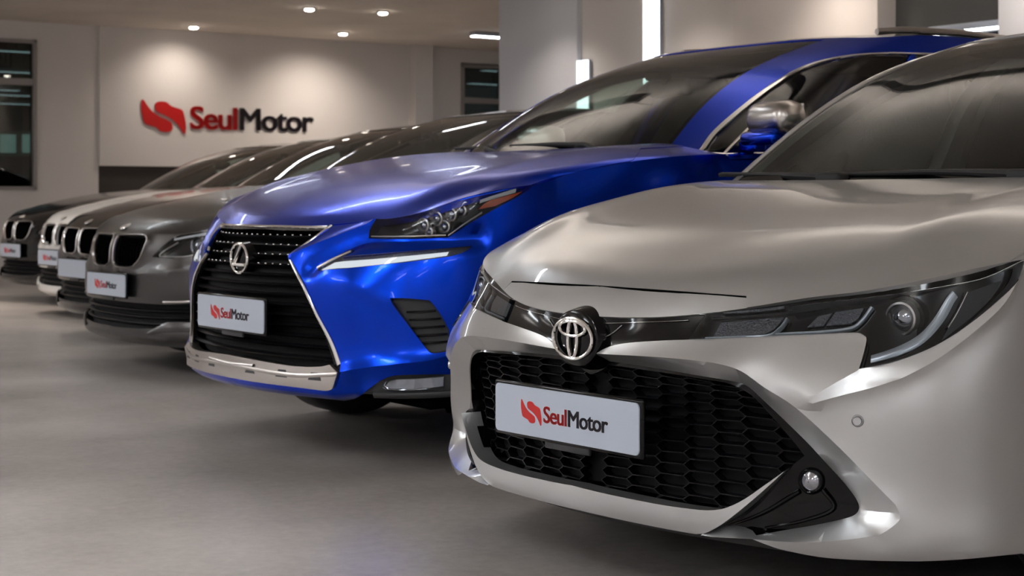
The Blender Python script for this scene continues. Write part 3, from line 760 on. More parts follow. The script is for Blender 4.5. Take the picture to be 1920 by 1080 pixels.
def cut_lamp(root, B, P, lens, rib):
    """everything behind the clear cover of the slim headlamp"""
    def patch(px, off, mt, name, parent, st=.012, m=4, flange=.012, prm=None):
        Q = P(outline(px, m)) if prm is None else prm
        return cut_surface(B, [dict(name=name, poly=Q, mat=mt, off=off, flange=flange, parent=parent)], parent, du=.3, dt=.3,
                           fine=(max(0, Q[:, 0].min()-.01), Q[:, 0].max()+.01, Q[:, 1].min()-.01, Q[:, 1].max()+.01, st))[name]
    house = patch([[(1325, 590), (1400, 584), (1480, 575), (1565, 565), (1685, 551), (1790, 534), (1850, 520), (1914, 490)],
             [(1914, 490), (1902, 527), (1865, 567), (1815, 609), (1765, 643), (1715, 667), (1665, 684), (1612, 695)],
             [(1612, 695), (1618, 675), (1625, 645), (1625, 634)], [(1625, 634), (1612, 626), (1590, 625), (1540, 627), (1400, 632), (1294, 637)], [(1294, 637), (1325, 590)]], -.024, M['lamp_dark'], 'headlamp_housing', root)
    # grained reflectors
    patch([[(1345, 597), (1462, 585)], [(1462, 585), (1450, 602), (1425, 618)], [(1425, 618), (1330, 622)], [(1330, 622), (1345, 597)]], -.019, M['lamp_grey'], 'reflector', house)
    patch([[(1562, 577), (1615, 571)], [(1615, 571), (1605, 590), (1590, 600)], [(1590, 600), (1545, 603)], [(1545, 603), (1562, 577)]], -.019, M['lamp_grey'], 'reflector', house)
    patch([[(1530, 584), (1556, 579)], [(1556, 579), (1540, 603)], [(1540, 603), (1508, 605)], [(1508, 605), (1530, 584)]], -.019, M['lamp_grey'], 'reflector', house)
    rib([(1318, 628), (1380, 625), (1435, 622), (1458, 608), (1471, 590)], [.005, .006, .006], -.012, M['drl'], 'light_guide', house)
    rib([(1450, 620), (1530, 617), (1590, 611), (1612, 598), (1632, 572)], [.005, .007, .009], -.012, M['drl'], 'light_guide', house)
    rib([(1632, 670), (1690, 653), (1730, 632), (1762, 598), (1782, 565), (1793, 550)], [.016, .022, .024, .020], -.010, M['drl'], 'light_guide', house)
    rib([(1780, 612), (1800, 580), (1817, 546)], [.004, .005], -.012, M['satin'], 'light_guide', house)
    patch([[(1818, 548), (1885, 524)], [(1885, 524), (1865, 558), (1820, 598), (1770, 634)], [(1770, 634), (1795, 590), (1818, 548)]], -.018, M['dark_trim'], 'side_reflector', house)
    patch([[(1632, 672), (1700, 662), (1760, 633)], [(1760, 633), (1755, 642), (1715, 662), (1665, 680), (1620, 690)], [(1620, 690), (1632, 672)]], -.014, M['lamp_dark'], 'lower_bezel', house)
    q = P([(1694, 590)]); X = B.at(q)[0]; N = B.nrm(q)[0]
    for sd in (1, -1):
        ax = N*[sd, 1, 1]; R = rotz(math.atan2(ax[0], -ax[1])*.35); c = (X - N*.030)*[sd, 1, 1]
        b = MB().lathe([(.046, .03), (.046, -.004), (.036, .000), (.034, .012)], 40, 'y', c, R).build('projector_shroud', M['lamp_dark'], house if sd > 0 else TWIN[house.name])
        MB().lathe([(.0345, .012), (.0335, -.016), (.0295, -.017), (.0285, -.004)], 40, 'y', c, R).build('projector_ring', M['satin'], b.parent)
        MB().lathe([(.0290, -.006), (.026, -.013), (.018, -.020), (.008, -.0235), (.0005, -.024)], 40, 'y', c, R).build('projector_lens', M['bulb'], b.parent)
# ---------------------------------------------------------------- blue crossover
def make_blue():
    pose = Pose(54.65, -.975, 5.845)
    root = car_root('blue_crossover', 'metallic blue crossover with chrome-edged hourglass grille, second car of the row', pose)
    a = [0, .18, .34, .47, .58, .68, .76, .83, .88, .905]
    mid = np.array([0, .01, .035, .068, .105, .16, .23, .33, .45, .60])
    rows = [(.238, mid + [.07, .07, .07, .07, .065, .06, .055, .05, .04, .03]),
            (.262, mid + .004), (.34, mid), (.50, mid), (.66, mid + [.01, .01, .008, .006, .006, .008, .01, .01, .008, .0]),
            (.755, mid + [.05, .05, .05, .055, .055, .05, .04, .03, .02, .01]),
            ([.806, .807, .810, .819, .828, .840, .862, .898, .925, .945], [.10, .115, .145, .185, .225, .265, .32, .40, .50, .64])]
    side = [(.9175, .78, .978, .22), (.9225, .95, 1.01, .22), (.9225, 1.25, 1.045, .22), (.917, 1.7, 1.062, .2), (.917, 2.5, 1.09, .2), (.92, 3.1, 1.11, .2), (.925, 3.6, 1.14, .2), (.89, 4.1, 1.16, .24), (.80, 4.38, 1.17, .28), (.58, 4.54, 1.17, .3), (.3, 4.61, 1.17, .3), (0, 4.63, 1.17, .3)]
    B = Surf(tilt_z(band_net(a, rows, side, inset=(.05, .012, 0, -.004, 0, .006, .024)), .014, .005)); orient(B, (.1, B.T*.5), (0, -1, 0))
    paint = M['blue']; P = lambda L: B.px(pose, L, u0=-.45)
    O = lambda *segs, m=4: P(outline(segs, m))
    grille = O([(400, 428), (470, 427.5), (530, 430), (603, 431)], [(603, 431), (541, 480)], [(541, 480), (539, 484), (541, 490)], [(541, 490), (595, 596), (623, 676)],
               [(623, 676), (624, 684), (617, 688)], [(617, 688), (590, 689), (547, 687), (462, 672), (400, 659)], [(400, 659), (400, 428)])
    frame = O([(400, 418), (470, 418.5), (530, 420), (627, 421)], [(627, 421), (546, 478)], [(546, 478), (543, 484), (546, 491)], [(546, 491), (601, 598), (640, 680)], [(640, 680), (640, 700)], [(640, 700), (617, 694), (547, 693), (462, 678), (400, 664)], [(400, 664), (400, 418)])
    skid = O([(400, 658), (462, 671), (547, 686), (600, 688), (622, 684)], [(622, 684), (640, 699)], [(640, 699), (626, 728)], [(626, 728), (615, 731), (571, 726), (484, 715), (400, 700)], [(400, 700), (400, 658)])
    lamp = O([(689, 443), (697, 428), (709, 413)], [(709, 413), (754, 399), (847, 379), (941, 358), (1003, 345)], [(1003, 345), (979, 364), (904, 405), (840, 444)], [(840, 444), (772, 445), (689, 443)])
    drl = O([(586, 504), (620, 480), (655, 466)], [(655, 466), (663, 467), (640, 481)], [(640, 481), (700, 477), (800, 468), (885, 461)], [(885, 461), (878, 468), (842, 481), (740, 494), (650, 503), (600, 507)], [(600, 507), (586, 504)])
    intake = O([(732, 559), (760, 559), (805, 563)], [(805, 563), (815, 574), (830, 596), (842, 618)], [(842, 618), (845, 657)], [(845, 657), (811, 662), (798, 652)], [(798, 652), (743, 580), (732, 559)])
    foot = O([(675, 760), (675, 749)], [(675, 749), (709, 714)], [(709, 714), (740, 704), (800, 702), (870, 700), (930, 690)], [(930, 690), (960, 760)], [(960, 760), (675, 760)])
    foot[foot[:, 1] < .03, 1] = -.02
    fog = O([(713, 727), (722, 714), (738, 710)], [(738, 710), (780, 709), (835, 705)], [(835, 705), (834, 726)], [(834, 726), (773, 733), (718, 732)], [(718, 732), (713, 727)])
    ledge = P(catmull([(640, 698), (690, 689), (740, 683), (800, 676), (845, 663), (880, 640)], 4))
    ridge = P(catmull([(546, 480), (590, 462), (640, 443), (690, 424), (706, 413)], 4))
    valley = P(catmull([(582, 503), (620, 478), (660, 458), (700, 449), (800, 449), (900, 446)], 4))
    vee = P(catmull([(700, 470+75), (655, 530), (700, 556), (742, 568)], 3))
    def disp(Q):
        d = np.zeros(len(Q)); f = Q[:, 0] < 1.15
        q = Q[f]; dd = np.zeros(len(q))
        dd += .012*np.exp(-dist_line(ridge, q)/.022)
        dd -= .018*np.exp(-(dist_line(valley, q)/.028)**2)
        lw = dist_line(ledge, q); yl = np.interp(q[:, 0], ledge[:, 0], ledge[:, 1]); below = q[:, 1] < yl
        reach = np.clip((q[:, 0]-ledge[0, 0]+.05)/.08, 0, 1)*np.clip((ledge[-1, 0]+.1-q[:, 0])/.1, 0, 1)
        dd += reach*np.where(below, .016 - .032*np.clip(lw/.05, 0, 1), .016*np.exp(-lw/.03))
        dd += .006*np.exp(-dist_line(vee, q)/.02)
        d[f] = dd; return d
    arches = [.92, 3.58]
    holes = [dict(name='hole', poly=arch_poly(B, y, .36, .425), skip=True) for y in arches]
    du = [float(B.side([(y, .7)])[0, 0]) for y in (1.45, 2.45, 3.35)]
    doors = [dict(name='door', poly=np.array([(du[i]+.004, .14), (du[i+1]-.004, .14 if i == 0 else .34), (du[i+1]-.004, B.T+.01), (du[i]+.004, B.T+.01)]), mat=paint) for i in range(2)]
    parts = holes + [dict(name='headlamp_lens', poly=lamp, mat=M['lens'], off=.003, flange=.03),
        dict(name='light_blade_lens', poly=drl, mat=M['lens'], off=.003, flange=.02),
        dict(name='side_intake', poly=intake, mat=M['dark_trim'], off=-.035, flange=0),
        dict(name='fog_lamp_lens', poly=fog, mat=M['lens'], off=-.004, flange=.02),
        dict(name='skid_plate', poly=skid, mat=M['satin'], off=.012, flange=.04),
        dict(name='grille_backing', poly=grille, mat=M['grille_back'], off=-.05, flange=0, nodisp=True),
        dict(name='grille_surround', poly=frame, mat=M['gloss_black'], off=-.004, flange=.045, nodisp=True),
        dict(name='lower_bumper', poly=foot, mat=M['dark_trim'], off=-.012, flange=.03)] + doors
    res = cut_surface(B, parts, root, lines=[ledge, ridge, valley], disp=disp, du=.045, dt=.035, fine=(0, 1.15, 0, B.T, .017),
                      default=dict(name='bumper_and_sides', mat=paint, flange=.04, sharp=22))
    cut_surface(B, holes, root, du=.08, dt=.06, default=dict(name='inner_shell', mat=M['seam'], off=-.10, flange=0))
    rib = lambda px, w, off, mt, name, parent, h=.004, m=6: ribbon(B, P(px), w, off, mt, name, parent, h, m)
    # ---- hourglass grille: chrome frame and slats
    fr = res['grille_surround']
    c = P([(466, 424)])[0]; top = [(c[0], c[1])]
    def poly_rib(prm, w, off, mt, name, parent, h): ribbon(B, prm, w, off, mt, name, parent, h, 3)
    tb = P([(470, 423), (530, 425.5), (615, 426.5)]); tb = np.vstack([[0, tb[0, 1]], tb[tb[:, 0] > .03]])
    poly_rib(tb, .017, .004, M['chrome'], 'chrome_bar', fr, .004)
    rib([(622, 423), (585, 450), (545, 480)], .009, .003, M['chrome'], 'chrome_edge', fr, .004)
    rib([(543, 482), (570, 537), (599, 598), (622, 642), (637, 684)], [.009, .012, .016], .004, M['chrome'], 'chrome_edge', fr, .004)
    gp = B.at(grille); zs = np.arange(.262, .80, .034)
    T0 = B.at(np.c_[np.zeros(200), np.linspace(0, B.T, 200)])[:, 2]; tt = np.linspace(0, B.T, 200)
    for i, z in enumerate(zs):
        t = float(np.interp(z, T0, tt)); xs = []
        for p, q in zip(grille, np.roll(grille, -1, 0)):
            if (p[1] > t) != (q[1] > t): xs.append(p[0] + (t-p[1])/(q[1]-p[1])*(q[0]-p[0]))
        if not xs or max(xs) < .08: continue
        u1 = max(xs) - .002; n = 14; us = np.linspace(0, u1, n)
        Q = np.c_[us, np.full(n, t)]; X = B.at(Q); N = B.nrm(Q); rowsv = []
        for dz, o in ((-.004, -.05), (-.006, -.022), (.0, -.012), (.007, -.022), (.006, -.05)): rowsv.append(X + N*o + np.array([0, 0, dz]))
        V, F = loft_patch(rowsv); mb = MB().add(V, F)
        mb.build('grille_slat', M['grille_black'], res['grille_backing'], mirror=True, sharp=30)
    ko = MB()
    for r in range(4):
        for cc in range(9):
            u = .02 + cc*.045 + (r % 2)*.022; t = float(np.interp(.775-.034*r, T0, tt))
            if inside(grille, np.array([[u, t]]))[0] and u > (.09 if r > 0 else 0):
                q = np.array([[u, t]]); x = B.at(q)[0] + B.nrm(q)[0]*-.013; MB().rbox(x, (.010, .006, .005), .002).build('slat_stud', M['chrome'], res['grille_backing'], mirror=True)
    # ---- emblem
    c = np.array([0, .026, .682]); mb = MB(); el = [c + [.064*math.cos(t), 0, .051*math.sin(t)] for t in np.linspace(0, 2*math.pi, 49)[:-1]]
    base = MB().lathe([(.001, .004), (.068, .004), (.074, .03)], 40, 'y', c); base.V = [(x, y, c[2]+(z-c[2])*.8) for x, y, z in base.V]
    eb = base.build('emblem_base', M['gloss_black'], root)
    mb.tube(el, .0055, 8, closed=True, up=(0, 1, 0))
    mb.tube([c + [.020, -.002, .047], c + [-.036, -.002, -.022]], .0065, 8).tube([c + [-.038, -.002, -.022], c + [.050, -.002, -.022]], .0062, 8)
    mb.build('emblem', M['chrome'], eb)
    number_plate(root, (0, -.010, .491), text=.30)
    MB().rbox((0, .03, .492), (.18, .05, .09), .01).build('plate_bracket', M['dark_trim'], root)
    # ---- skid plate details
    rib([(400, 672), (470, 690), (560, 704), (637, 702)], .012, .016, M['satin'], 'skid_ridge', res['skid_plate'], .005)
    for k, u in enumerate((.12, .30, .46)):
        q = P([(484, 700)])[0]; Q = np.array([(u, .118), (u+.06, .118), (u+.05, .14), (u+.012, .14)])
        cut_surface(B, [dict(name='skid_slot', poly=Q, mat=M['dark_trim'], off=.0130, flange=.004, parent=res['skid_plate'])], root, du=.3, dt=.3, fine=(u-.02, u+.09, .10, .16, .015))
    # ---- lower blade, intake fins, fog lamp
    def patch(px, off, mt, name, parent, st=.014, m=4, flange=.01):
        Q = P(outline(px, m))
        return cut_surface(B, [dict(name=name, poly=Q, mat=mt, off=off, flange=flange, parent=parent)], parent, du=.4, dt=.4, disp=disp,
                           fine=(max(0, Q[:, 0].min()-.01), Q[:, 0].max()+.01, Q[:, 1].min()-.01, Q[:, 1].max()+.01, st))[name]
    rib([(700, 742), (760, 743), (835, 740), (900, 733)], .022, .0, M['dark_trim'], 'lower_blade', res['lower_bumper'], .006)
    for y0, x0, x1 in ((585, 790, 818), (600, 795, 828), (615, 800, 836), (630, 803, 841), (644, 806, 842)):
        rib([(x0-30, y0+1), ((x0+x1)/2-12, y0), (x1, y0-2)], .006, -.022, M['gloss_black'], 'intake_fin', res['side_intake'], .004)
    patch([[(714, 726), (724, 715), (740, 711)], [(740, 711), (780, 710), (834, 706)], [(834, 706), (833, 725)], [(833, 725), (773, 732), (719, 731)], [(719, 731), (714, 726)]], -.022, M['bulb'], 'fog_reflector', res['fog_lamp_lens'])
    # ---- headlamp insides
    house = patch([[(689, 443), (697, 428), (709, 413)], [(709, 413), (754, 399), (847, 379), (941, 358), (1003, 345)], [(1003, 345), (979, 364), (904, 405), (840, 444)], [(840, 444), (772, 445), (689, 443)]], -.035, M['lamp_dark'], 'headlamp_housing', root)
    patch([[(898, 392), (913, 379), (940, 370), (981, 359)], [(981, 359), (962, 371), (930, 386)], [(930, 386), (905, 391), (898, 392)]], -.006, M['amber'], 'side_reflector', house)
    rib([(900, 378), (925, 370), (968, 357)], .007, -.004, M['drl_white'], 'light_guide', house)
    rib([(694, 440), (760, 441), (836, 440)], .004, -.008, M['satin'], 'lower_trim', house, .002)
    rib([(840, 441), (870, 420), (905, 398)], .004, -.008, M['satin'], 'lower_trim', house, .002)
    for (x, y, r) in ((791, 418, .021), (817, 407, .021), (845, 400, .020), (865, 393, .018), (833, 423, .019), (803, 432, .014)):
        q = P([(x, y)]); X = B.at(q)[0]; N = B.nrm(q)[0]
        for sd in (1, -1):
            R = rotz(math.atan2(N[0]*sd, -N[1])*.5); cc = (X - N*.022)*[sd, 1, 1]; hh = house if sd > 0 else TWIN[house.name]
            MB().lathe([(r+.003, .012), (r+.003, -.006), (r-.001, -.008), (r-.003, .0), (r*.6, .006), (.001, .008)], 24, 'y', cc, R).build('projector_bowl', M['satin'], hh)
            MB().lathe([(r*.72, .0), (r*.6, -.006), (r*.3, -.010), (.0005, -.011)], 24, 'y', cc, R).build('projector_lens', M['bulb'], hh)
    dh = patch([[(586, 504), (620, 480), (655, 466)], [(655, 466), (663, 467), (640, 481)], [(640, 481), (700, 477), (800, 468), (885, 461)], [(885, 461), (878, 468), (842, 481), (740, 494), (650, 503), (600, 507)], [(600, 507), (586, 504)]], -.012, M['lamp_grey'], 'light_blade', root)
    patch([[(597, 503), (625, 490)], [(625, 490), (700, 485), (800, 476), (842, 472)], [(842, 472), (838, 479)], [(838, 479), (740, 491), (650, 500)], [(650, 500), (597, 503)]], -.004, M['drl_lit'], 'light_guide', dh)
    rib([(592, 501), (620, 485), (656, 469)], .008, -.005, M['satin'], 'light_guide', dh, .002)
    # ---- bonnet
    EF = np.array(B.half[-1][:10]); Z = lambda p: (p[0], p[1], p[2] - .014 + .005*p[1])
    L = Surf(lid_net(EF, None, dict(crown=5, pts=[tuple(map(Z, q)) for q in [
        ((0, .13, .832), (.675, .31, .872), (.891, .71, .962)),
        ((0, .22, .882), (.665, .42, .934), (.891, .80, .982)),
        ((0, .42, .955), (.655, .62, .995), (.896, .95, 1.01)),
        ((0, .70, 1.018), (.655, .84, 1.040), (.896, 1.10, 1.030)),
        ((0, .98, 1.060), (.655, 1.10, 1.078), (.8965, 1.27, 1.046)),
        ((0, 1.22, 1.085), (.655, 1.38, 1.098), (.892, 1.50, 1.055))]]))); orient(L, (.1, L.T*.5), (0, 0, 1))
    eu = L.U; LP = lambda X: L.px(pose, X)
    sl = LP([(990, 350), (1063, 330), (1133, 315), (1183, 303), (1195, 290), (1201, 279)])
    sl = catmull(sl, 3); sl[:, 0] = np.minimum(sl[:, 0], eu-.008)
    shut = np.vstack([[(-.3, -.02), (eu+.02, -.02)], [(eu+.02, sl[0, 1])], sl, [(sl[-1, 0], L.T+.02), (-.3, L.T+.02)]])
    cut_surface(L, [dict(name='bonnet', poly=shut, mat=paint, off=.002, flange=.025)], root, du=.035, dt=.03, default=dict(name='front_wing', mat=paint, flange=.02))
    # ---- canopy
    can = tilt_z([
        [(0, 1.24, 1.072), (.32, 1.26, 1.070), (.58, 1.33, 1.068), (.74, 1.42, 1.062), (.868, 1.46, 1.05), (.880, 2.0, 1.07), (.885, 2.7, 1.09), (.880, 3.3, 1.12), (.85, 3.85, 1.15), (.75, 4.2, 1.16), (.5, 4.40, 1.16), (0, 4.46, 1.16)],
        [(0, 1.50, 1.22), (.29, 1.51, 1.22), (.54, 1.55, 1.22), (.675, 1.64, 1.225), (.80, 1.74, 1.22), (.815, 2.1, 1.23), (.818, 2.7, 1.24), (.81, 3.3, 1.26), (.775, 3.75, 1.28), (.68, 4.05, 1.29), (.46, 4.25, 1.29), (0, 4.32, 1.29)],
        [(0, 1.84, 1.395), (.27, 1.85, 1.395), (.49, 1.88, 1.395), (.61, 1.97, 1.40), (.71, 2.08, 1.40), (.735, 2.35, 1.41), (.74, 2.75, 1.42), (.73, 3.3, 1.43), (.69, 3.7, 1.43), (.61, 3.92, 1.43), (.43, 4.1, 1.43), (0, 4.17, 1.43)],
        [(0, 2.30, 1.545), (.25, 2.31, 1.545), (.45, 2.34, 1.545), (.575, 2.42, 1.545), (.625, 2.50, 1.545), (.655, 2.7, 1.56), (.66, 2.95, 1.57), (.655, 3.3, 1.57), (.62, 3.6, 1.56), (.55, 3.8, 1.55), (.39, 3.92, 1.55), (0, 3.96, 1.55)]], .014, .005)
    win = {}
    def sidewin(Cn):
        T = Cn.T; uk = Cn.uk
        f = Cn.px(pose, catmull([(1317, 283), (1345, 247), (1407, 194), (1457, 157), (1507, 128), (1560, 112), (1620, 103), (1680, 101)], 4), u0=.3)
        e = uk[6]-.18; tt = f[-1, 1]; f = f[f[:, 0] < e-.02]
        w1 = np.vstack([[(e, .012)], [(f[0, 0], .012)], f, [(e, f[-1, 1])]])
        w2 = np.array([(e+.05, .012), (uk[8]-.08, .012), (uk[8]-.16, T*.45), (uk[8]-.32, f[-1, 1]-.01), (e+.05, f[-1, 1])])
        win['f'] = f; win['e'] = e; return [w1, w2]
    Cn, R, r = canopy(root, can, paint, kp=3, kr=9, sidewin=sidewin, roof_mat=M['gloss_black'], ws_side=.055)
    belt(root, B, Cn, 1.46, 4, paint)
    f = win['f']; s0 = r['pillars']; e2 = Cn.uk[8]-.1
    loopc = np.vstack([[(e2, .004)], [(f[0, 0]+.1, .004)], [(f[0, 0]-.006, .004)]]); ribbon(Cn, loopc, .016, .004, M['chrome'], 'window_trim', s0, .004, 6)
    tp = np.vstack([[(f[0, 0]-.008, .004)], f + [-.004, .008], [(e2-.25, f[-1, 1]+.008)]]); ribbon(Cn, tp, .018, .004, M['chrome'], 'window_trim', s0, .004, 2)
    qv = Cn.px(pose, [(1405, 240), (1402, 196)], u0=.3); ribbon(Cn, np.array([(qv[0, 0], .01), (qv[0, 0]-.005, qv[1, 1])]), .012, .0, M['satin'], 'quarter_divider', s0, .003, 4)
    # roof rails
    for sd in (1, -1):
        MB().tube([(sd*.60, 2.60, 1.575), (sd*.62, 2.72, 1.588), (sd*.625, 3.1, 1.598), (sd*.61, 3.5, 1.59), (sd*.585, 3.7, 1.57)], .014, 8).build('roof_rail', M['satin'], root)
    cabin_parts(root, dict(cowl_y=1.30, cowl_z=1.04, half=.76, roof_z=1.55, mirror_y=2.0, mirror_z=1.355, seat_z=.36, back=.62))
    running_gear(root, B, arches, .36, .225, .90, .36)
    cross_floor(root, .3, 4.4, .80, .21)
    V, F = loft_patch([[(x, y + .12*(x/.74)**2, z - .015*(x/.74)**2) for x in np.linspace(-.76, .76, 13)] for y, z in ((1.18, 1.04), (1.22, 1.062), (1.28, 1.066), (1.31, 1.08))])
    MB().add(V, F).build('cowl_panel', M['matt_black'], root, fix=False)
    for x0, x1, y1, z1 in ((.45, -.20, 1.33, 1.105), (-.20, -.74, 1.42, 1.11)):
        MB().tube([(x0, 1.27, 1.07), (x0-.1, 1.28, 1.093), ((x0+x1)/2, y1-.02, z1-.003), (x1, y1, z1)], [.014, .011, .009, .006], 8).build('wiper', M['matt_black'], root)
    for sd, my in ((1, 1.60), (-1, 2.1)):
        b = MB().rbox((sd*1.04, my, 1.175), (.25, .13, .12), .05, rotz(-sd*.2)); mm = b.build('door_mirror', M['satin'], root)
        MB().rbox((sd*1.00, my, 1.105), (.22, .11, .05), .02, rotz(-sd*.2)).rbox((sd*.91, my+.01, 1.08), (.10, .06, .04), .015).build('mirror_foot', M['blue'], mm)
        MB().rbox((sd*1.05, my+.06, 1.175), (.18, .012, .10), .004, rotz(-sd*.25)).build('mirror_glass', M['chrome'], mm)
    for y in (1.9, 2.85):
        for sd in (1, -1): MB().tube([(sd*.915, y+.35, .97), (sd*.945, y+.37, .975), (sd*.945, y+.50, .98), (sd*.915, y+.52, .98)], .012, 8).build('door_handle', M['blue'], root)
    return root
# ---------------------------------------------------------------- saloons farther down the row
def make_saloon(pose, name, label, paint, plate_text=True, z_shift=0.0, kid=.33, trim='chrome', lip=None, group=None, wide=1.0, text_w=.30):
    root = car_root(name, label, pose, group)
    a = [0, .20, .38, .52, .62, .70, .77, .83, .88, .905]
    mid = np.array([0, .008, .03, .065, .105, .155, .22, .32, .45, .60])
    rows = [(.16, mid+.06), (.20, mid+[.0, .0, .0, .0, .0, 0, 0, 0, 0, 0]), (.30, mid + .012), (.42, mid), (.54, mid + .015), (.63, mid + [.02, .02, .025, .035, .04, .04, .04, .03, .02, .01]),
            ([.715, .716, .716, .718, .728, .745, .77, .80, .83, .86], [.05, .058, .085, .13, .175, .22, .285, .38, .50, .64])]
    side = [(.915, .80, .885, .2), (.925, 1.0, .91, .2), (.925, 1.3, .935, .2), (.92, 1.8, .945, .2), (.92, 2.6, .955, .2), (.92, 3.3, .965, .2), (.925, 3.8, .98, .2), (.90, 4.35, .985, .22), (.82, 4.72, .98, .24), (.6, 4.86, .98, .26), (.3, 4.91, .98, .26), (0, 4.92, .98, .26)]
    B = Surf(band_net(a, rows, side)); orient(B, (.1, B.T*.5), (0, -1, 0)); F_ = lambda L: B.front(L, u0=-.1, u1=1.15)
    sm = lambda *g: F_(outline(g, 4))
    k0, k1 = .022, .022+kid
    kidney = sm([(k0+.02, .705), (k1-.06, .707), (k1-.01, .695)], [(k1-.01, .695), (k1, .67), (k1-.03, .60), (k1-.09, .555)], [(k1-.09, .555), (k1-.16, .545), (k0+.05, .548)], [(k0+.05, .548), (k0+.005, .57), (k0, .63), (k0, .69), (k0+.02, .705)])
    lamp = sm([(k1+.06, .605), (k1+.17, .70), (k1+.23, .718)], [(k1+.23, .718), (.70, .733), (.78, .758), (.85, .788), (.893, .82)], [(.893, .82), (.885, .76), (.86, .69)], [(.86, .69), (.78, .645), (.70, .62), (.55, .602), (k1+.06, .605)])
    intake = sm([(-.1, .375), (.3, .372), (.55, .375), (.70, .385), (.80, .40)], [(.80, .40), (.84, .36), (.80, .28)], [(.80, .28), (.60, .262), (.3, .245), (-.1, .24)], [(-.1, .24), (-.1, .375)])
    crease = F_(catmull([(.14, .53), (.25, .515), (.45, .525), (.65, .55), (.80, .575), (.88, .60)], 4))
    def disp(Q):
        d = np.zeros(len(Q)); f = Q[:, 0] < 1.15; q = Q[f]; c = dist_line(crease, q); ci = inside(kidney, q); kd = dist_line(kidney, q, True)
        d[f] = .012*np.exp(-c/.03) + .012*np.exp(-kd/.02); return d
    ax = [.85, 3.82]
    holes = [dict(name='hole', poly=arch_poly(B, y, .34, .39), skip=True) for y in ax]
    du = [float(B.side([(y, .7)])[0, 0]) for y in (1.55, 2.6, 3.5)]
    doors = [dict(name='door', poly=np.array([(du[i]+.004, .14), (du[i+1]-.004, .14 if i == 0 else .34), (du[i+1]-.004, B.T+.01), (du[i]+.004, B.T+.01)]), mat=paint) for i in range(2)]
    res = cut_surface(B, holes + [dict(name='kidney_grille', poly=kidney, mat=M['grille_back'], off=-.035, flange=0, nodisp=True), dict(name='headlamp_lens', poly=lamp, mat=M['lens'], off=.003, flange=.02),
                      dict(name='lower_intake', poly=intake, mat=M['grille_back'], off=-.04, flange=0, nodisp=True)] + doors, root, lines=[crease], disp=disp, du=.055, dt=.04, fine=(0, 1.1, 0, B.T, .024),
                      default=dict(name='bumper_and_sides', mat=paint, flange=.04))
    cut_surface(B, holes, root, du=.1, dt=.08, default=dict(name='inner_shell', mat=M['seam'], off=-.10, flange=0))
    kl = np.vstack([kidney, kidney[:1]]); ribbon(B, kl, .009 if trim == 'chrome' else .006, .012, M[trim], 'kidney_frame', res['kidney_grille'], .006, 2)
    for i in range(9):
        x = k0+.025 + i*(kid-.05)/8; p = B.front([(x, .555 if i < 5 else .57), (x, .70)], u0=0)
        ribbon(B, np.array([p[0], (p[0]+p[1])/2, p[1]]), .006, -.010, M['seam'], 'grille_bar', res['kidney_grille'], .006, 3)
    for z in (.275, .305, .335):
        q = B.front([(0.0, z), (.3, z), (.6, z+.005), (.78, z+.015)], u0=0); ribbon(B, q, .010, -.015, M['grille_black'], 'intake_bar', res['lower_intake'], .008, 4)
    q = B.front([(.42, .225), (.55, .262), (.72, .27), (.86, .285)], u0=0); ribbon(B, q, [.015, .045, .04, .01], .006, M[lip] if lip else paint, 'bumper_blade', res['bumper_and_sides'], .006)
    q = B.front([(.52, .385), (.66, .392), (.80, .408)], u0=0); ribbon(B, q, .010, .004, M['satin'], 'intake_trim', res['lower_intake'], .004)
    house = cut_surface(B, [dict(name='headlamp_housing', poly=lamp, mat=M['lamp_dark'], off=-.03, flange=.01)], root, du=.4, dt=.4, fine=(lamp[:, 0].min()-.01, lamp[:, 0].max()+.01, lamp[:, 1].min()-.01, lamp[:, 1].max()+.01, .025))['headlamp_housing']
    q = B.front([(k1+.17, .695), (k1+.27, .712), (.78, .745), (.87, .788)], u0=0); ribbon(B, q, .014, -.006, M['drl_white'], 'light_guide', house, .004)
    q = B.front([(k1+.20, .682), (k1+.10, .615), (k1+.18, .610), (.62, .613), (.70, .632)], u0=0); ribbon(B, q, .008, -.006, M['satin'], 'light_guide', house, .003)
    for x, z in ((.66, .668), (.775, .695)):
        q = B.front([(x, z)], u0=0); X = B.at(q)[0]; N = B.nrm(q)[0]
        for sd in (1, -1):
            R = rotz(math.atan2(N[0]*sd, -N[1])*.5); hh = house if sd > 0 else TWIN[house.name]
            MB().lathe([(.046, .015), (.046, -.008), (.040, -.006), (.036, .004), (.033, -.002), (.018, -.016), (.0005, -.020)], 24, 'y', (X-N*.02)*[sd, 1, 1], R).build('projector_lens', M['bulb'], hh)
    number_plate(root, (0, -.022, .455), text=text_w if plate_text else False)
    MB().rbox((0, .004, .455), (.30, .045, .08), .01).build('plate_bracket', M['dark_trim'], root)
    MB().lathe([(.001, -.004), (.030, -.003), (.034, .003)], 28, 'y', (0, .085, .7535), rotx(-1.15)).build('emblem', M['satin'], root)
    # bonnet
    EF = np.array(B.half[-1][:10])
    L = Surf(lid_net(EF, None, dict(crown=5, pts=[
        ((0, .09, .752), (.69, .28, .785), (.886, .73, .870)), ((0, .18, .795), (.68, .40, .822), (.884, .86, .89)), ((0, .45, .87), (.67, .66, .885), (.895, 1.02, .908)),
        ((0, .75, .925), (.67, .90, .935), (.895, 1.16, .922)), ((0, 1.05, .965), (.67, 1.14, .967), (.895, 1.32, .93)), ((0, 1.30, .99), (.67, 1.38, .985), (.891, 1.56, .94))]))); orient(L, (.1, L.T*.5), (0, 0, 1))
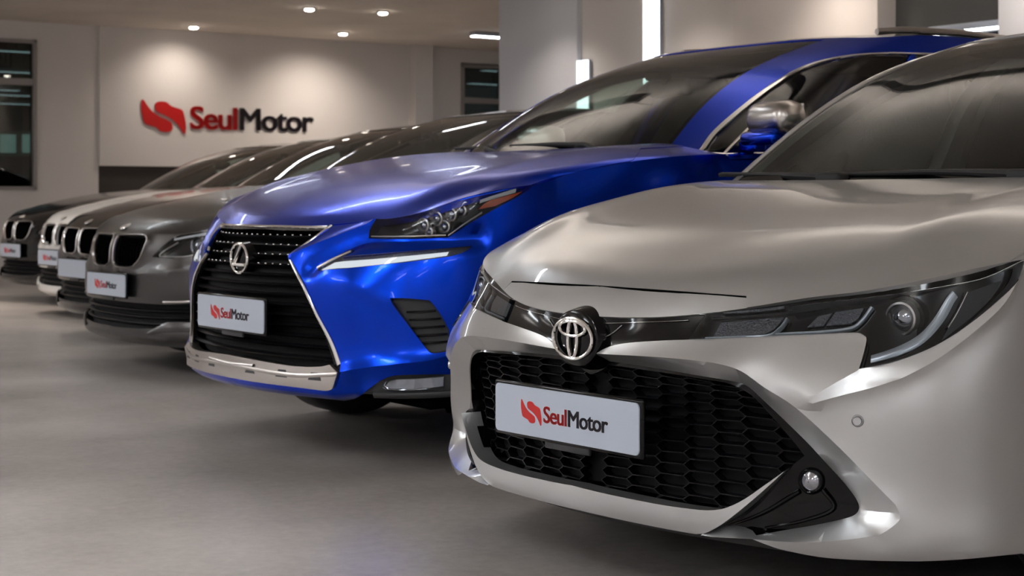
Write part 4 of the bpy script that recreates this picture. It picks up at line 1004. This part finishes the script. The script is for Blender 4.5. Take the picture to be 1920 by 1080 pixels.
    cut_surface(L, [dict(name='bonnet', poly=np.array([(-.3, -.02), (L.U-.05, -.02), (L.U-.06, L.T+.02), (-.3, L.T+.02)]), mat=paint, off=.002, flange=.02)], root, du=.06, dt=.05, default=dict(name='front_wing', mat=paint, flange=.02))
    can = [
        [(0, 1.31, .975), (.32, 1.32, .973), (.58, 1.36, .97), (.72, 1.42, .965), (.84, 1.50, .94), (.875, 2.0, .955), (.88, 2.7, .965), (.87, 3.4, .98), (.83, 3.9, .985), (.72, 4.25, 1.0), (.5, 4.4, 1.01), (0, 4.46, 1.01)],
        [(0, 1.58, 1.12), (.29, 1.59, 1.12), (.53, 1.62, 1.12), (.66, 1.68, 1.12), (.76, 1.80, 1.10), (.80, 2.1, 1.11), (.81, 2.7, 1.12), (.80, 3.35, 1.13), (.76, 3.75, 1.13), (.66, 4.02, 1.13), (.46, 4.15, 1.13), (0, 4.2, 1.13)],
        [(0, 1.90, 1.28), (.26, 1.91, 1.28), (.47, 1.94, 1.28), (.60, 2.0, 1.28), (.675, 2.12, 1.27), (.71, 2.35, 1.28), (.715, 2.75, 1.28), (.705, 3.3, 1.28), (.66, 3.6, 1.27), (.57, 3.78, 1.26), (.41, 3.9, 1.26), (0, 3.95, 1.26)],
        [(0, 2.30, 1.40), (.23, 2.31, 1.40), (.42, 2.34, 1.40), (.55, 2.39, 1.395), (.59, 2.46, 1.395), (.62, 2.62, 1.40), (.625, 2.9, 1.405), (.62, 3.15, 1.40), (.58, 3.4, 1.38), (.50, 3.55, 1.37), (.36, 3.64, 1.37), (0, 3.68, 1.37)]]
    win = {}
    def sidewin(Cn):
        T = Cn.T; uk = Cn.uk; e = uk[6]-.1
        return [np.array([(uk[4]+.01, .012), (e, .012), (e, T-.05), (uk[4]+.40, T-.05), (uk[4]+.20, T*.58)]), np.array([(e+.06, .012), (uk[8]-.05, .012), (uk[8]-.20, T*.5), (uk[8]-.42, T-.05), (e+.06, T-.05)])]
    Cn, R, r = canopy(root, np.array(can), paint, kp=3, kr=9, sidewin=sidewin, ws_side=.045, roof_mat=M['gloss_black'] if trim == 'chrome' else paint)
    belt(root, B, Cn, 1.52, 4, paint)
    T = Cn.T; uk = Cn.uk
    ribbon(Cn, np.array([(uk[4]-.01, .006), (uk[4]+.2, T*.62), (uk[4]+.42, T-.035), (uk[6], T-.035), (uk[8]-.42, T-.035)]), .014, .004, M['satin'], 'window_trim', r['pillars'], .004, 5)
    cabin_parts(root, dict(cowl_y=1.36, cowl_z=.945, half=.76, roof_z=1.40, mirror_y=2.0, mirror_z=1.215))
    running_gear(root, B, ax, .34, .24, .905, .34)
    cross_floor(root, .3, 4.7, .80, .17)
    V, F = loft_patch([[(x, y + .07*(x/.72)**2, z - .01*(x/.72)**2) for x in np.linspace(-.74, .74, 9)] for y, z in ((1.24, .95), (1.30, .965), (1.36, .98))])
    MB().add(V, F).build('cowl_panel', M['matt_black'], root, fix=False)
    for sd, my in ((1, 1.56), (-1, 2.33)):
        mm = MB().rbox((sd*.97, my, 1.0), (.15, .11, .12), .045, rotz(-sd*.25)).rbox((sd*.90, my, .96), (.10, .06, .04), .015).build('door_mirror', paint, root)
        MB().rbox((sd*.97, my+.055, 1.0), (.12, .012, .09), .004, rotz(-sd*.25)).build('mirror_glass', M['chrome'], mm)
    return root

def make_row():
    make_saloon(Pose(55.0, -2.07, 8.63), 'grey_saloon', 'dark grey metallic saloon with black twin-kidney grille, third car of the row', M['grey'], trim='satin')
    make_saloon(Pose(55.0, -2.776, 10.675), 'black_saloon', 'black saloon with chrome-framed kidney grilles between the grey saloon and the white car', M['black_paint'], group=None, text_w=False and .3)
    make_saloon(Pose(55.0, -3.484, 12.718), 'white_saloon', 'white saloon mostly hidden between the two black saloons', M['white'], lip='white')
    make_saloon(Pose(55.0, -4.363, 14.642), 'black_saloon', 'black saloon farthest from the viewer, at the left end of the row', M['black_paint'])
# ---------------------------------------------------------------- the showroom
A0 = math.radians(35.0); E1 = np.array([math.cos(A0), math.sin(A0)]); E2 = np.array([-math.sin(A0), math.cos(A0)])
P0 = np.array([-5.18, 21.0]); CEIL = 3.08
def rw(p, q, z=0): v = P0 + E1*p + E2*q; return (v[0], v[1], z)
def rlocal(x, y): d = np.array([x, y]) - P0; return d @ E1, d @ E2
def pu(u, q=0):
    k = (u-960)/FPX; o = P0 + E2*q; return (k*o[1]-o[0])/(E1[0]-k*E1[1])
def qu(u, p):
    k = (u-960)/FPX; o = P0 + E1*p; return (o[0]-k*o[1])/(k*E2[1]-E2[0])
def zv(v, Y): return CAM_H + (HORIZON-v)/FPX*Y
def struct(o): o['kind'] = 'structure'; return o
def room_obj(name, mb, mt, smooth=False, kind='structure', label=None, cat=None, group=None, parent=None):
    o = mb.build(name, mt, parent, smooth=smooth)
    if parent is None: o.location = (*P0, 0); o.rotation_euler = (0, 0, A0)
    if kind: o['kind'] = kind
    if label: o['label'] = label; o['category'] = cat
    if group: o['group'] = group
    return o
def bx(mb, p0, p1, q0, q1, z0, z1): return mb.box(((p0+p1)/2, (q0+q1)/2, (z0+z1)/2), (abs(p1-p0), abs(q1-q0), abs(z1-z0)))

def wall_mat(name, c, b=.15): return mat(name, c, .8, 0, bump=b, bscale=40, vary=.03, vscale=2, spec=.2)
M['wall'] = wall_mat('wall_plaster', (.68, .64, .62))
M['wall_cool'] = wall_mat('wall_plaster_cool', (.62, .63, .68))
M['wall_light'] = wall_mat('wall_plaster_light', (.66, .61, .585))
M['wall_dark'] = wall_mat('wall_panel_dark', (.10, .10, .10))
M['recess'] = wall_mat('recess_dark', (.06, .052, .048))
def floor_mat():
    m, nt, out = nodes('polished_concrete'); N = nt.nodes.new; L = nt.links.new
    b = N('ShaderNodeBsdfPrincipled'); L(b.outputs[0], out.inputs[0]); tc = N('ShaderNodeTexCoord')
    n1 = N('ShaderNodeTexNoise'); n1.inputs['Scale'].default_value = .9; n1.inputs['Detail'].default_value = 7; n1.inputs['Roughness'].default_value = .58
    n2 = N('ShaderNodeTexNoise'); n2.inputs['Scale'].default_value = 26; n2.inputs['Detail'].default_value = 6; n2.inputs['Roughness'].default_value = .7
    L(tc.outputs['Object'], n1.inputs['Vector']); L(tc.outputs['Object'], n2.inputs['Vector'])
    ad = N('ShaderNodeMath'); ad.operation = 'MULTIPLY_ADD'; ad.inputs[1].default_value = .45; L(n2.outputs['Fac'], ad.inputs[0]); L(n1.outputs['Fac'], ad.inputs[2])
    cr = N('ShaderNodeValToRGB'); cr.color_ramp.elements[0].position = .42; cr.color_ramp.elements[1].position = 1.0
    cr.color_ramp.elements[0].color = (.20, .182, .172, 1); cr.color_ramp.elements[1].color = (.64, .59, .56, 1)
    L(ad.outputs[0], cr.inputs[0]); L(cr.outputs[0], b.inputs['Base Color'])
    b.inputs['Roughness'].default_value = .29
    bp = N('ShaderNodeBump'); bp.inputs['Strength'].default_value = .25; bp.inputs['Distance'].default_value = .0006; L(n2.outputs['Fac'], bp.inputs['Height']); L(bp.outputs[0], b.inputs['Normal'])
    b.inputs['Specular IOR Level'].default_value = .45
    return m
M['floor'] = floor_mat()
M['ceiling'] = mat('ceiling_boards', (.72, .65, .58), .85, 0, bump=.3, bscale=12, vary=.18, vscale=1.2)
M['frame'] = mat('window_frame_metal', (.30, .28, .27), .5, .2)
M['strip_white'] = emit('strip_diffuser', (.90, .95, 1.0), 11)
M['tube_white'] = emit('wall_light_diffuser', (.93, .97, 1.0), 1.35)
M['spot_white'] = emit('downlight_bulb', (1, .90, .78), 14)
M['trough_white'] = emit('fill_trough_diffuser', (1.0, .97, .94), 5.2)
M['strip_dim'] = emit('dim_strip_diffuser', (.80, .88, 1.0), .30)
M['lit_pane'] = emit('lit_window_pane', (.42, .62, .60), .2)
M['night'] = mat('night_backdrop', (.01, .011, .012), .9)

PR, PN, QE, PL, QN = 6.2, 2.45, -5.38, -14.0, -27.0     # right wall, left wall, near wall in room coordinates
def build_room():
    fl = MB(); bx(fl, PL-6, PR+4, QN-.3, 8, -.1, 0); room_obj('floor', fl, M['floor'])
    ce = MB(); bx(ce, PL-6, PR+4, QN-.3, 8, CEIL, CEIL+.15); room_obj('ceiling', ce, M['ceiling'])
    W0, W1 = (-2.2, pu(68)), (pu(864), pu(960))      # windows in the back wall
    zs0, zs1 = 1.02, 2.86
    # back wall built around its openings
    b = MB(); t = .2
    def seg(p0, p1, z0, z1, dq=0): bx(b, p0, p1, 0+dq, t, z0, z1)
    seg(PL, W0[0], 0, CEIL); seg(W0[0], W0[1], 0, zs0); seg(W0[0], W0[1], zs1, CEIL)
    seg(W0[1], 0, 0, CEIL)
    seg(0, 1.6, 1.33, CEIL, -.035); seg(1.6, pu(765), 0, CEIL, -.035); seg(pu(765), pu(812,-.2), 0, CEIL, -.20); seg(pu(812,-.2), W1[0], 0, CEIL)
    seg(W1[0], W1[1], 0, zs0); seg(W1[0], W1[1], zs1+.02, CEIL); seg(W1[1], PR, 0, CEIL)
    room_obj('wall_back', b, M['wall'])
    r = MB(); bx(r, 0, 1.6, .02, t, 0, 1.33); room_obj('trim_1', r, M['recess'])
    for i, (w0, w1) in enumerate((W0, W1)):
        f = MB(); k = .045
        bx(f, w0, w1, -.03, .1, zs0, zs0+k); bx(f, w0, w1, -.03, .1, zs1-k, zs1); bx(f, w0, w0+k, -.03, .1, zs0, zs1); bx(f, w1-k, w1, -.03, .1, zs0, zs1)
        bx(f, w0, w1, -.02, .09, 2.30, 2.38)
        wf = room_obj('window_%d' % (i+1), f, M['frame'])
        g = MB(); bx(g, w0+k, w1-k, .03, .04, zs0+k, zs1-k); gg = g.build('pane', M['glass_dark'], wf, smooth=False)
    # the hall beyond the windows
    h = MB(); bx(h, PL, PR+3, 7.3, 7.4, 0, CEIL); room_obj('wall_far', h, M['night'])
    for side, rows in (('left', ((30, 96, 2.0, 70), (10, 134, 2.6, 120), (0, 168, 3.6, 60), (20, 178, 4.2, 110), (20, 194, 5.0, 120))), ('alcove', ((935, 133, 2.2, 60), (925, 158, 3.0, 90)))):
        for n, (u, v, q, wpx) in enumerate(rows):
            p = pu(u, q); Y = (P0 + E1*p + E2*q)[1]; z = zv(v, Y)
            lab = ('dim strip light seen through the %s window, ' % side) + ('topmost' if n == 0 else ('second', 'third', 'fourth', 'fifth')[n-1] + ' from the top')
            r = strip_light(p, q, wpx/FPX*Y/.82, lab, z=z, w=.16, mt='strip_dim', g='strip lights seen through the %s window' % side)
            MB().tube([(0, 0, .03), (0, 0, CEIL - z)], .012, 6).build('hanging_rod', M['frame'], r)
    for i, (u0, u1) in enumerate(((2, 30), (43, 66))):
        a, b2 = pu(u0, 7.2), pu(u1, 7.2); Y = (P0 + E1*a + E2*7.2)[1]; z0, z1 = zv(286, Y), zv(252, Y)
        f = MB(); bx(f, a-.06, b2+.06, 7.24, 7.3, z0-.06, z1+.06); wo = room_obj('window_%d' % (3+i), f, M['frame']); g = MB(); bx(g, a, b2, 7.20, 7.24, z0, z1); g.build('pane', M['lit_pane'], wo, smooth=False)
    # right-hand wall with piers
    b = MB(); bx(b, PR, PR+.2, QE, .2, 0, CEIL); bx(b, PN, PR+.2, QE-.2, QE, 0, CEIL); bx(b, PN, PN+.2, QN, QE, 0, CEIL); room_obj('wall_right', b, M['wall'])
    b = MB(); bx(b, PN-.06, PN, qu(1082, PN-.06), QE+.001, 0, CEIL); room_obj('trim_2', b, M['wall_cool'])
    b = MB(); bx(b, PN-.25, PN, qu(1645, PN-.25), qu(1375, PN-.25), 0, CEIL); room_obj('trim_3', b, M['wall_light'])
    zt = zv(68, (P0 + E1*PN + E2*qu(1700, PN))[1])
    b = MB(); bx(b, PN-.04, PN, qu(1872, PN-.04), qu(1655, PN-.04), zt, CEIL); room_obj('trim_4', b, M['wall_dark'])
    b = MB(); bx(b, PN-.03, PN, qu(1872, PN-.04), qu(1655, PN-.04), 0, zt); room_obj('door_1', b, M['gloss_black'])
    b = MB(); bx(b, PN-.30, PN, qu(2150, PN-.30), qu(1872, PN-.30), 0, CEIL); room_obj('trim_5', b, M['wall_cool'])
    b = MB(); bx(b, PL, PR, QN-.2, QN, 0, CEIL); room_obj('wall_near', b, M['wall'])
    b = MB(); bx(b, PL-.2, PL, QN, .2, 0, CEIL); room_obj('wall_left', b, M['wall'])

def strip_light(p, q, length, label, along='p', z=None, w=.11, mt='strip_white', g='ceiling strip lights'):
    z = CEIL - .05 if z is None else z
    r = bpy.data.objects.new('strip_light', None); COL.objects.link(r); r.location = rw(p, q, z); r.rotation_euler = (0, 0, A0 + (0 if along == 'p' else math.pi/2))
    r['label'] = label; r['category'] = 'ceiling light'; r['group'] = g
    MB().rbox((0, 0, .02), (length, w+.03, .05), .008).build('light_body', M['plate'], r)
    MB().box((0, 0, -.008), (length-.02, w, .006)).build('diffuser', M[mt], r, smooth=False)
    if g == 'broad aisle lights':
        MB().box((0, 0, .055), (length-.1, w-.06, .02)).build('fill_diffuser', M[mt], r, smooth=False)  # glowing top face, added to brighten the ceiling
        for x in (-length*.4, length*.4): MB().tube([(x, 0, .05), (x, 0, CEIL-z)], .006, 6).build('hanging_rod', M['frame'], r)
    return r
def downlight(x, y, power, label, size=.055, tilt=0.0, spread=86, g='warm downlights'):
    r = bpy.data.objects.new('downlight', None); COL.objects.link(r); r.location = (x, y, CEIL); r['label'] = label; r['category'] = 'downlight'; r['group'] = g
    MB().lathe([(size+.014, 0), (size+.016, -.014), (size, -.018), (size-.004, -.004)], 32, 'z').build('bezel', M['frame'], r)
    MB().lathe([(size-.004, -.03), (size*.6, -.036), (.001, -.038)], 32, 'z').lathe([(size-.004, -.003), (size-.004, -.03)], 32, 'z').build('bulb', M['spot_white'], r)
    L = bpy.data.lights.new('downlight_beam', 'SPOT'); L.energy = power; L.color = (1, .88, .76); L.spot_size = math.radians(spread); L.spot_blend = 1.0; L.shadow_soft_size = .05
    lo = bpy.data.objects.new('downlight_beam', L); COL.objects.link(lo); lo.parent = r; lo.location = (0, 0, -.05); lo.rotation_euler = (tilt, 0, A0)
    return r
def pier(name, x_px0, x_px1, depth, thick, mt, z0=0, z1=None):
    """square pier standing parallel to the row's rear wall"""
    z1 = CEIL if z1 is None else z1
def lights():
    for (u, v, lab, pw) in ((363, 52, 'round warm downlight close to the wall, above the red mark of the wall sign', 20), (643, 64, 'round warm downlight close to the wall, right of the wall sign', 48),
                       (580, 18, 'round downlight in the brown ceiling, left one of the nearer pair', 60), (718, 25, 'round downlight in the brown ceiling, right one of the nearer pair', 60)):
        Y = (CEIL-CAM_H-.02)*FPX/(HORIZON-v); downlight((u-960)/FPX*Y, Y, pw, lab, spread=125 if pw in (20, 48) else 90, tilt=math.radians(24) if pw in (20, 48) else 0)
    # slim strips over the row, broad unseen ones added over the drive aisle in front of the cars
    for q in (-6.6, -8.6, -10.6, -12.6, -14.6):
        x, y, _ = rw(PN-.75, q); downlight(x, y, 32, 'added round downlight, out of view, on the ceiling beside the right wall', spread=120, g='added downlights along the right wall', tilt=0)  # unseen spots added to wash the right wall with light
    for p, q in ((-3.0, -6.4), (-5.0, -6.4)):
        x, y, _ = rw(p, q); downlight(x, y, 70, 'added round downlight, out of view, on the ceiling over the car row', spread=130, g='added downlights over the car row')  # unseen spots added as fill light over the row
    for p, q, l in ((-4.2, -8.2, 1.2), (-.4, -8.2, .6), (-4.2, -12.2, 1.2), (-.6, -5.0, 1.0)):
        strip_light(p, q, l, 'slim white strip light on the ceiling over the car row')
    for q in (-4.5, -8.5, -12.5, -16.5, -20.5, -24.5):
        for p in (-12.2, -8.6): strip_light(p, q, 1.6, 'added broad white strip light, out of view, hung over the aisle in front of the cars', w=.32, z=CEIL-.45, g='broad aisle lights')  # fill strips added out of view to light the car fronts
    for q in (-24.5,): strip_light(-4.0, q, 1.6, 'added broad white strip light, out of view, hung over the aisle in front of the cars', w=.32, z=CEIL-.45, g='broad aisle lights')
    for p, side in ((1.5, 'beside the right wall'), (-2.6, 'over the middle of the car row')):
        for q in (-11.5, -15.5, -19.5):
            r = bpy.data.objects.new('fill_trough', None); COL.objects.link(r); r.location = rw(p, q, CEIL-.40); r.rotation_euler = (0, 0, A0+math.pi/2)  # unseen troughs added to brighten the ceiling and the bonnets
            r['label'] = 'added slim white uplight trough, out of view, hung from the ceiling ' + side; r['category'] = 'uplight'; r['group'] = 'added uplight troughs ' + side
            MB().rbox((0, 0, -.01), (3.2, .16, .05), .01).build('trough', M['wall_light'], r)
            MB().box((0, 0, .022), (3.1, .12, .01)).build('fill_diffuser', M['trough_white'], r, smooth=False)
            for x in (-1.4, 1.4): MB().tube([(x, 0, 0), (x, 0, .40)], .006, 6).build('hanging_rod', M['frame'], r)
    for (u0, u1, v0, v1, lab) in ((1212, 1240, -140, 200, 'tall vertical white wall light on the right wall'), (1086, 1107, 115, 240, 'short vertical white wall light left of the tall one')):
        p = PN-.02; q0, q1 = qu(u0, p), qu(u1, p); Y = (P0 + E1*p + E2*q0)[1]; za, zb = zv(v1, Y), min(zv(v0, Y), CEIL-.02)
        r = bpy.data.objects.new('wall_light', None); COL.objects.link(r); r.location = rw(p-.02, (q0+q1)/2, (za+zb)/2); r.rotation_euler = (0, 0, A0); r['label'] = lab; r['category'] = 'wall light'
        MB().box((.01, 0, 0), (.03, abs(q1-q0)+.01, zb-za+.01)).build('light_body', M['plate'], r); MB().box((-.012, 0, 0), (.016, abs(q1-q0), zb-za)).build('diffuser', M['tube_white'], r, smooth=False)
    Y = (CEIL-CAM_H-.06)*FPX/(HORIZON-68); a, b = rlocal((887-960)/FPX*Y, Y); strip_light(a+.30, b, .62, 'short white strip light on the ceiling in front of the alcove window', g='alcove light')
    q = qu(1800, PN-.3); Y = (P0 + E1*(PN-.3) + E2*q)[1]; strip_light(PN-.07, q, .9, 'white tube light mounted high on the right wall above the blue car', along='q', z=zv(50, Y), g='tube light on the right wall')
def wall_logo():
    p = pu(431, -.04); Y = (P0 + E1*p)[1]; z = zv(222, Y)
    r = bpy.data.objects.new('wall_logo', None); COL.objects.link(r); r.location = rw(p, -.047, z); r.rotation_euler = (0, 0, A0)
    r['label'] = 'large red and black lettering with red swoosh mark on the far wall'; r['category'] = 'sign'
    logo(r, 2.46, (0, 0, 0), np.eye(3), rel=.012)
    return r
build_room(); lights(); wall_logo()
make_silver(); make_blue(); make_row()
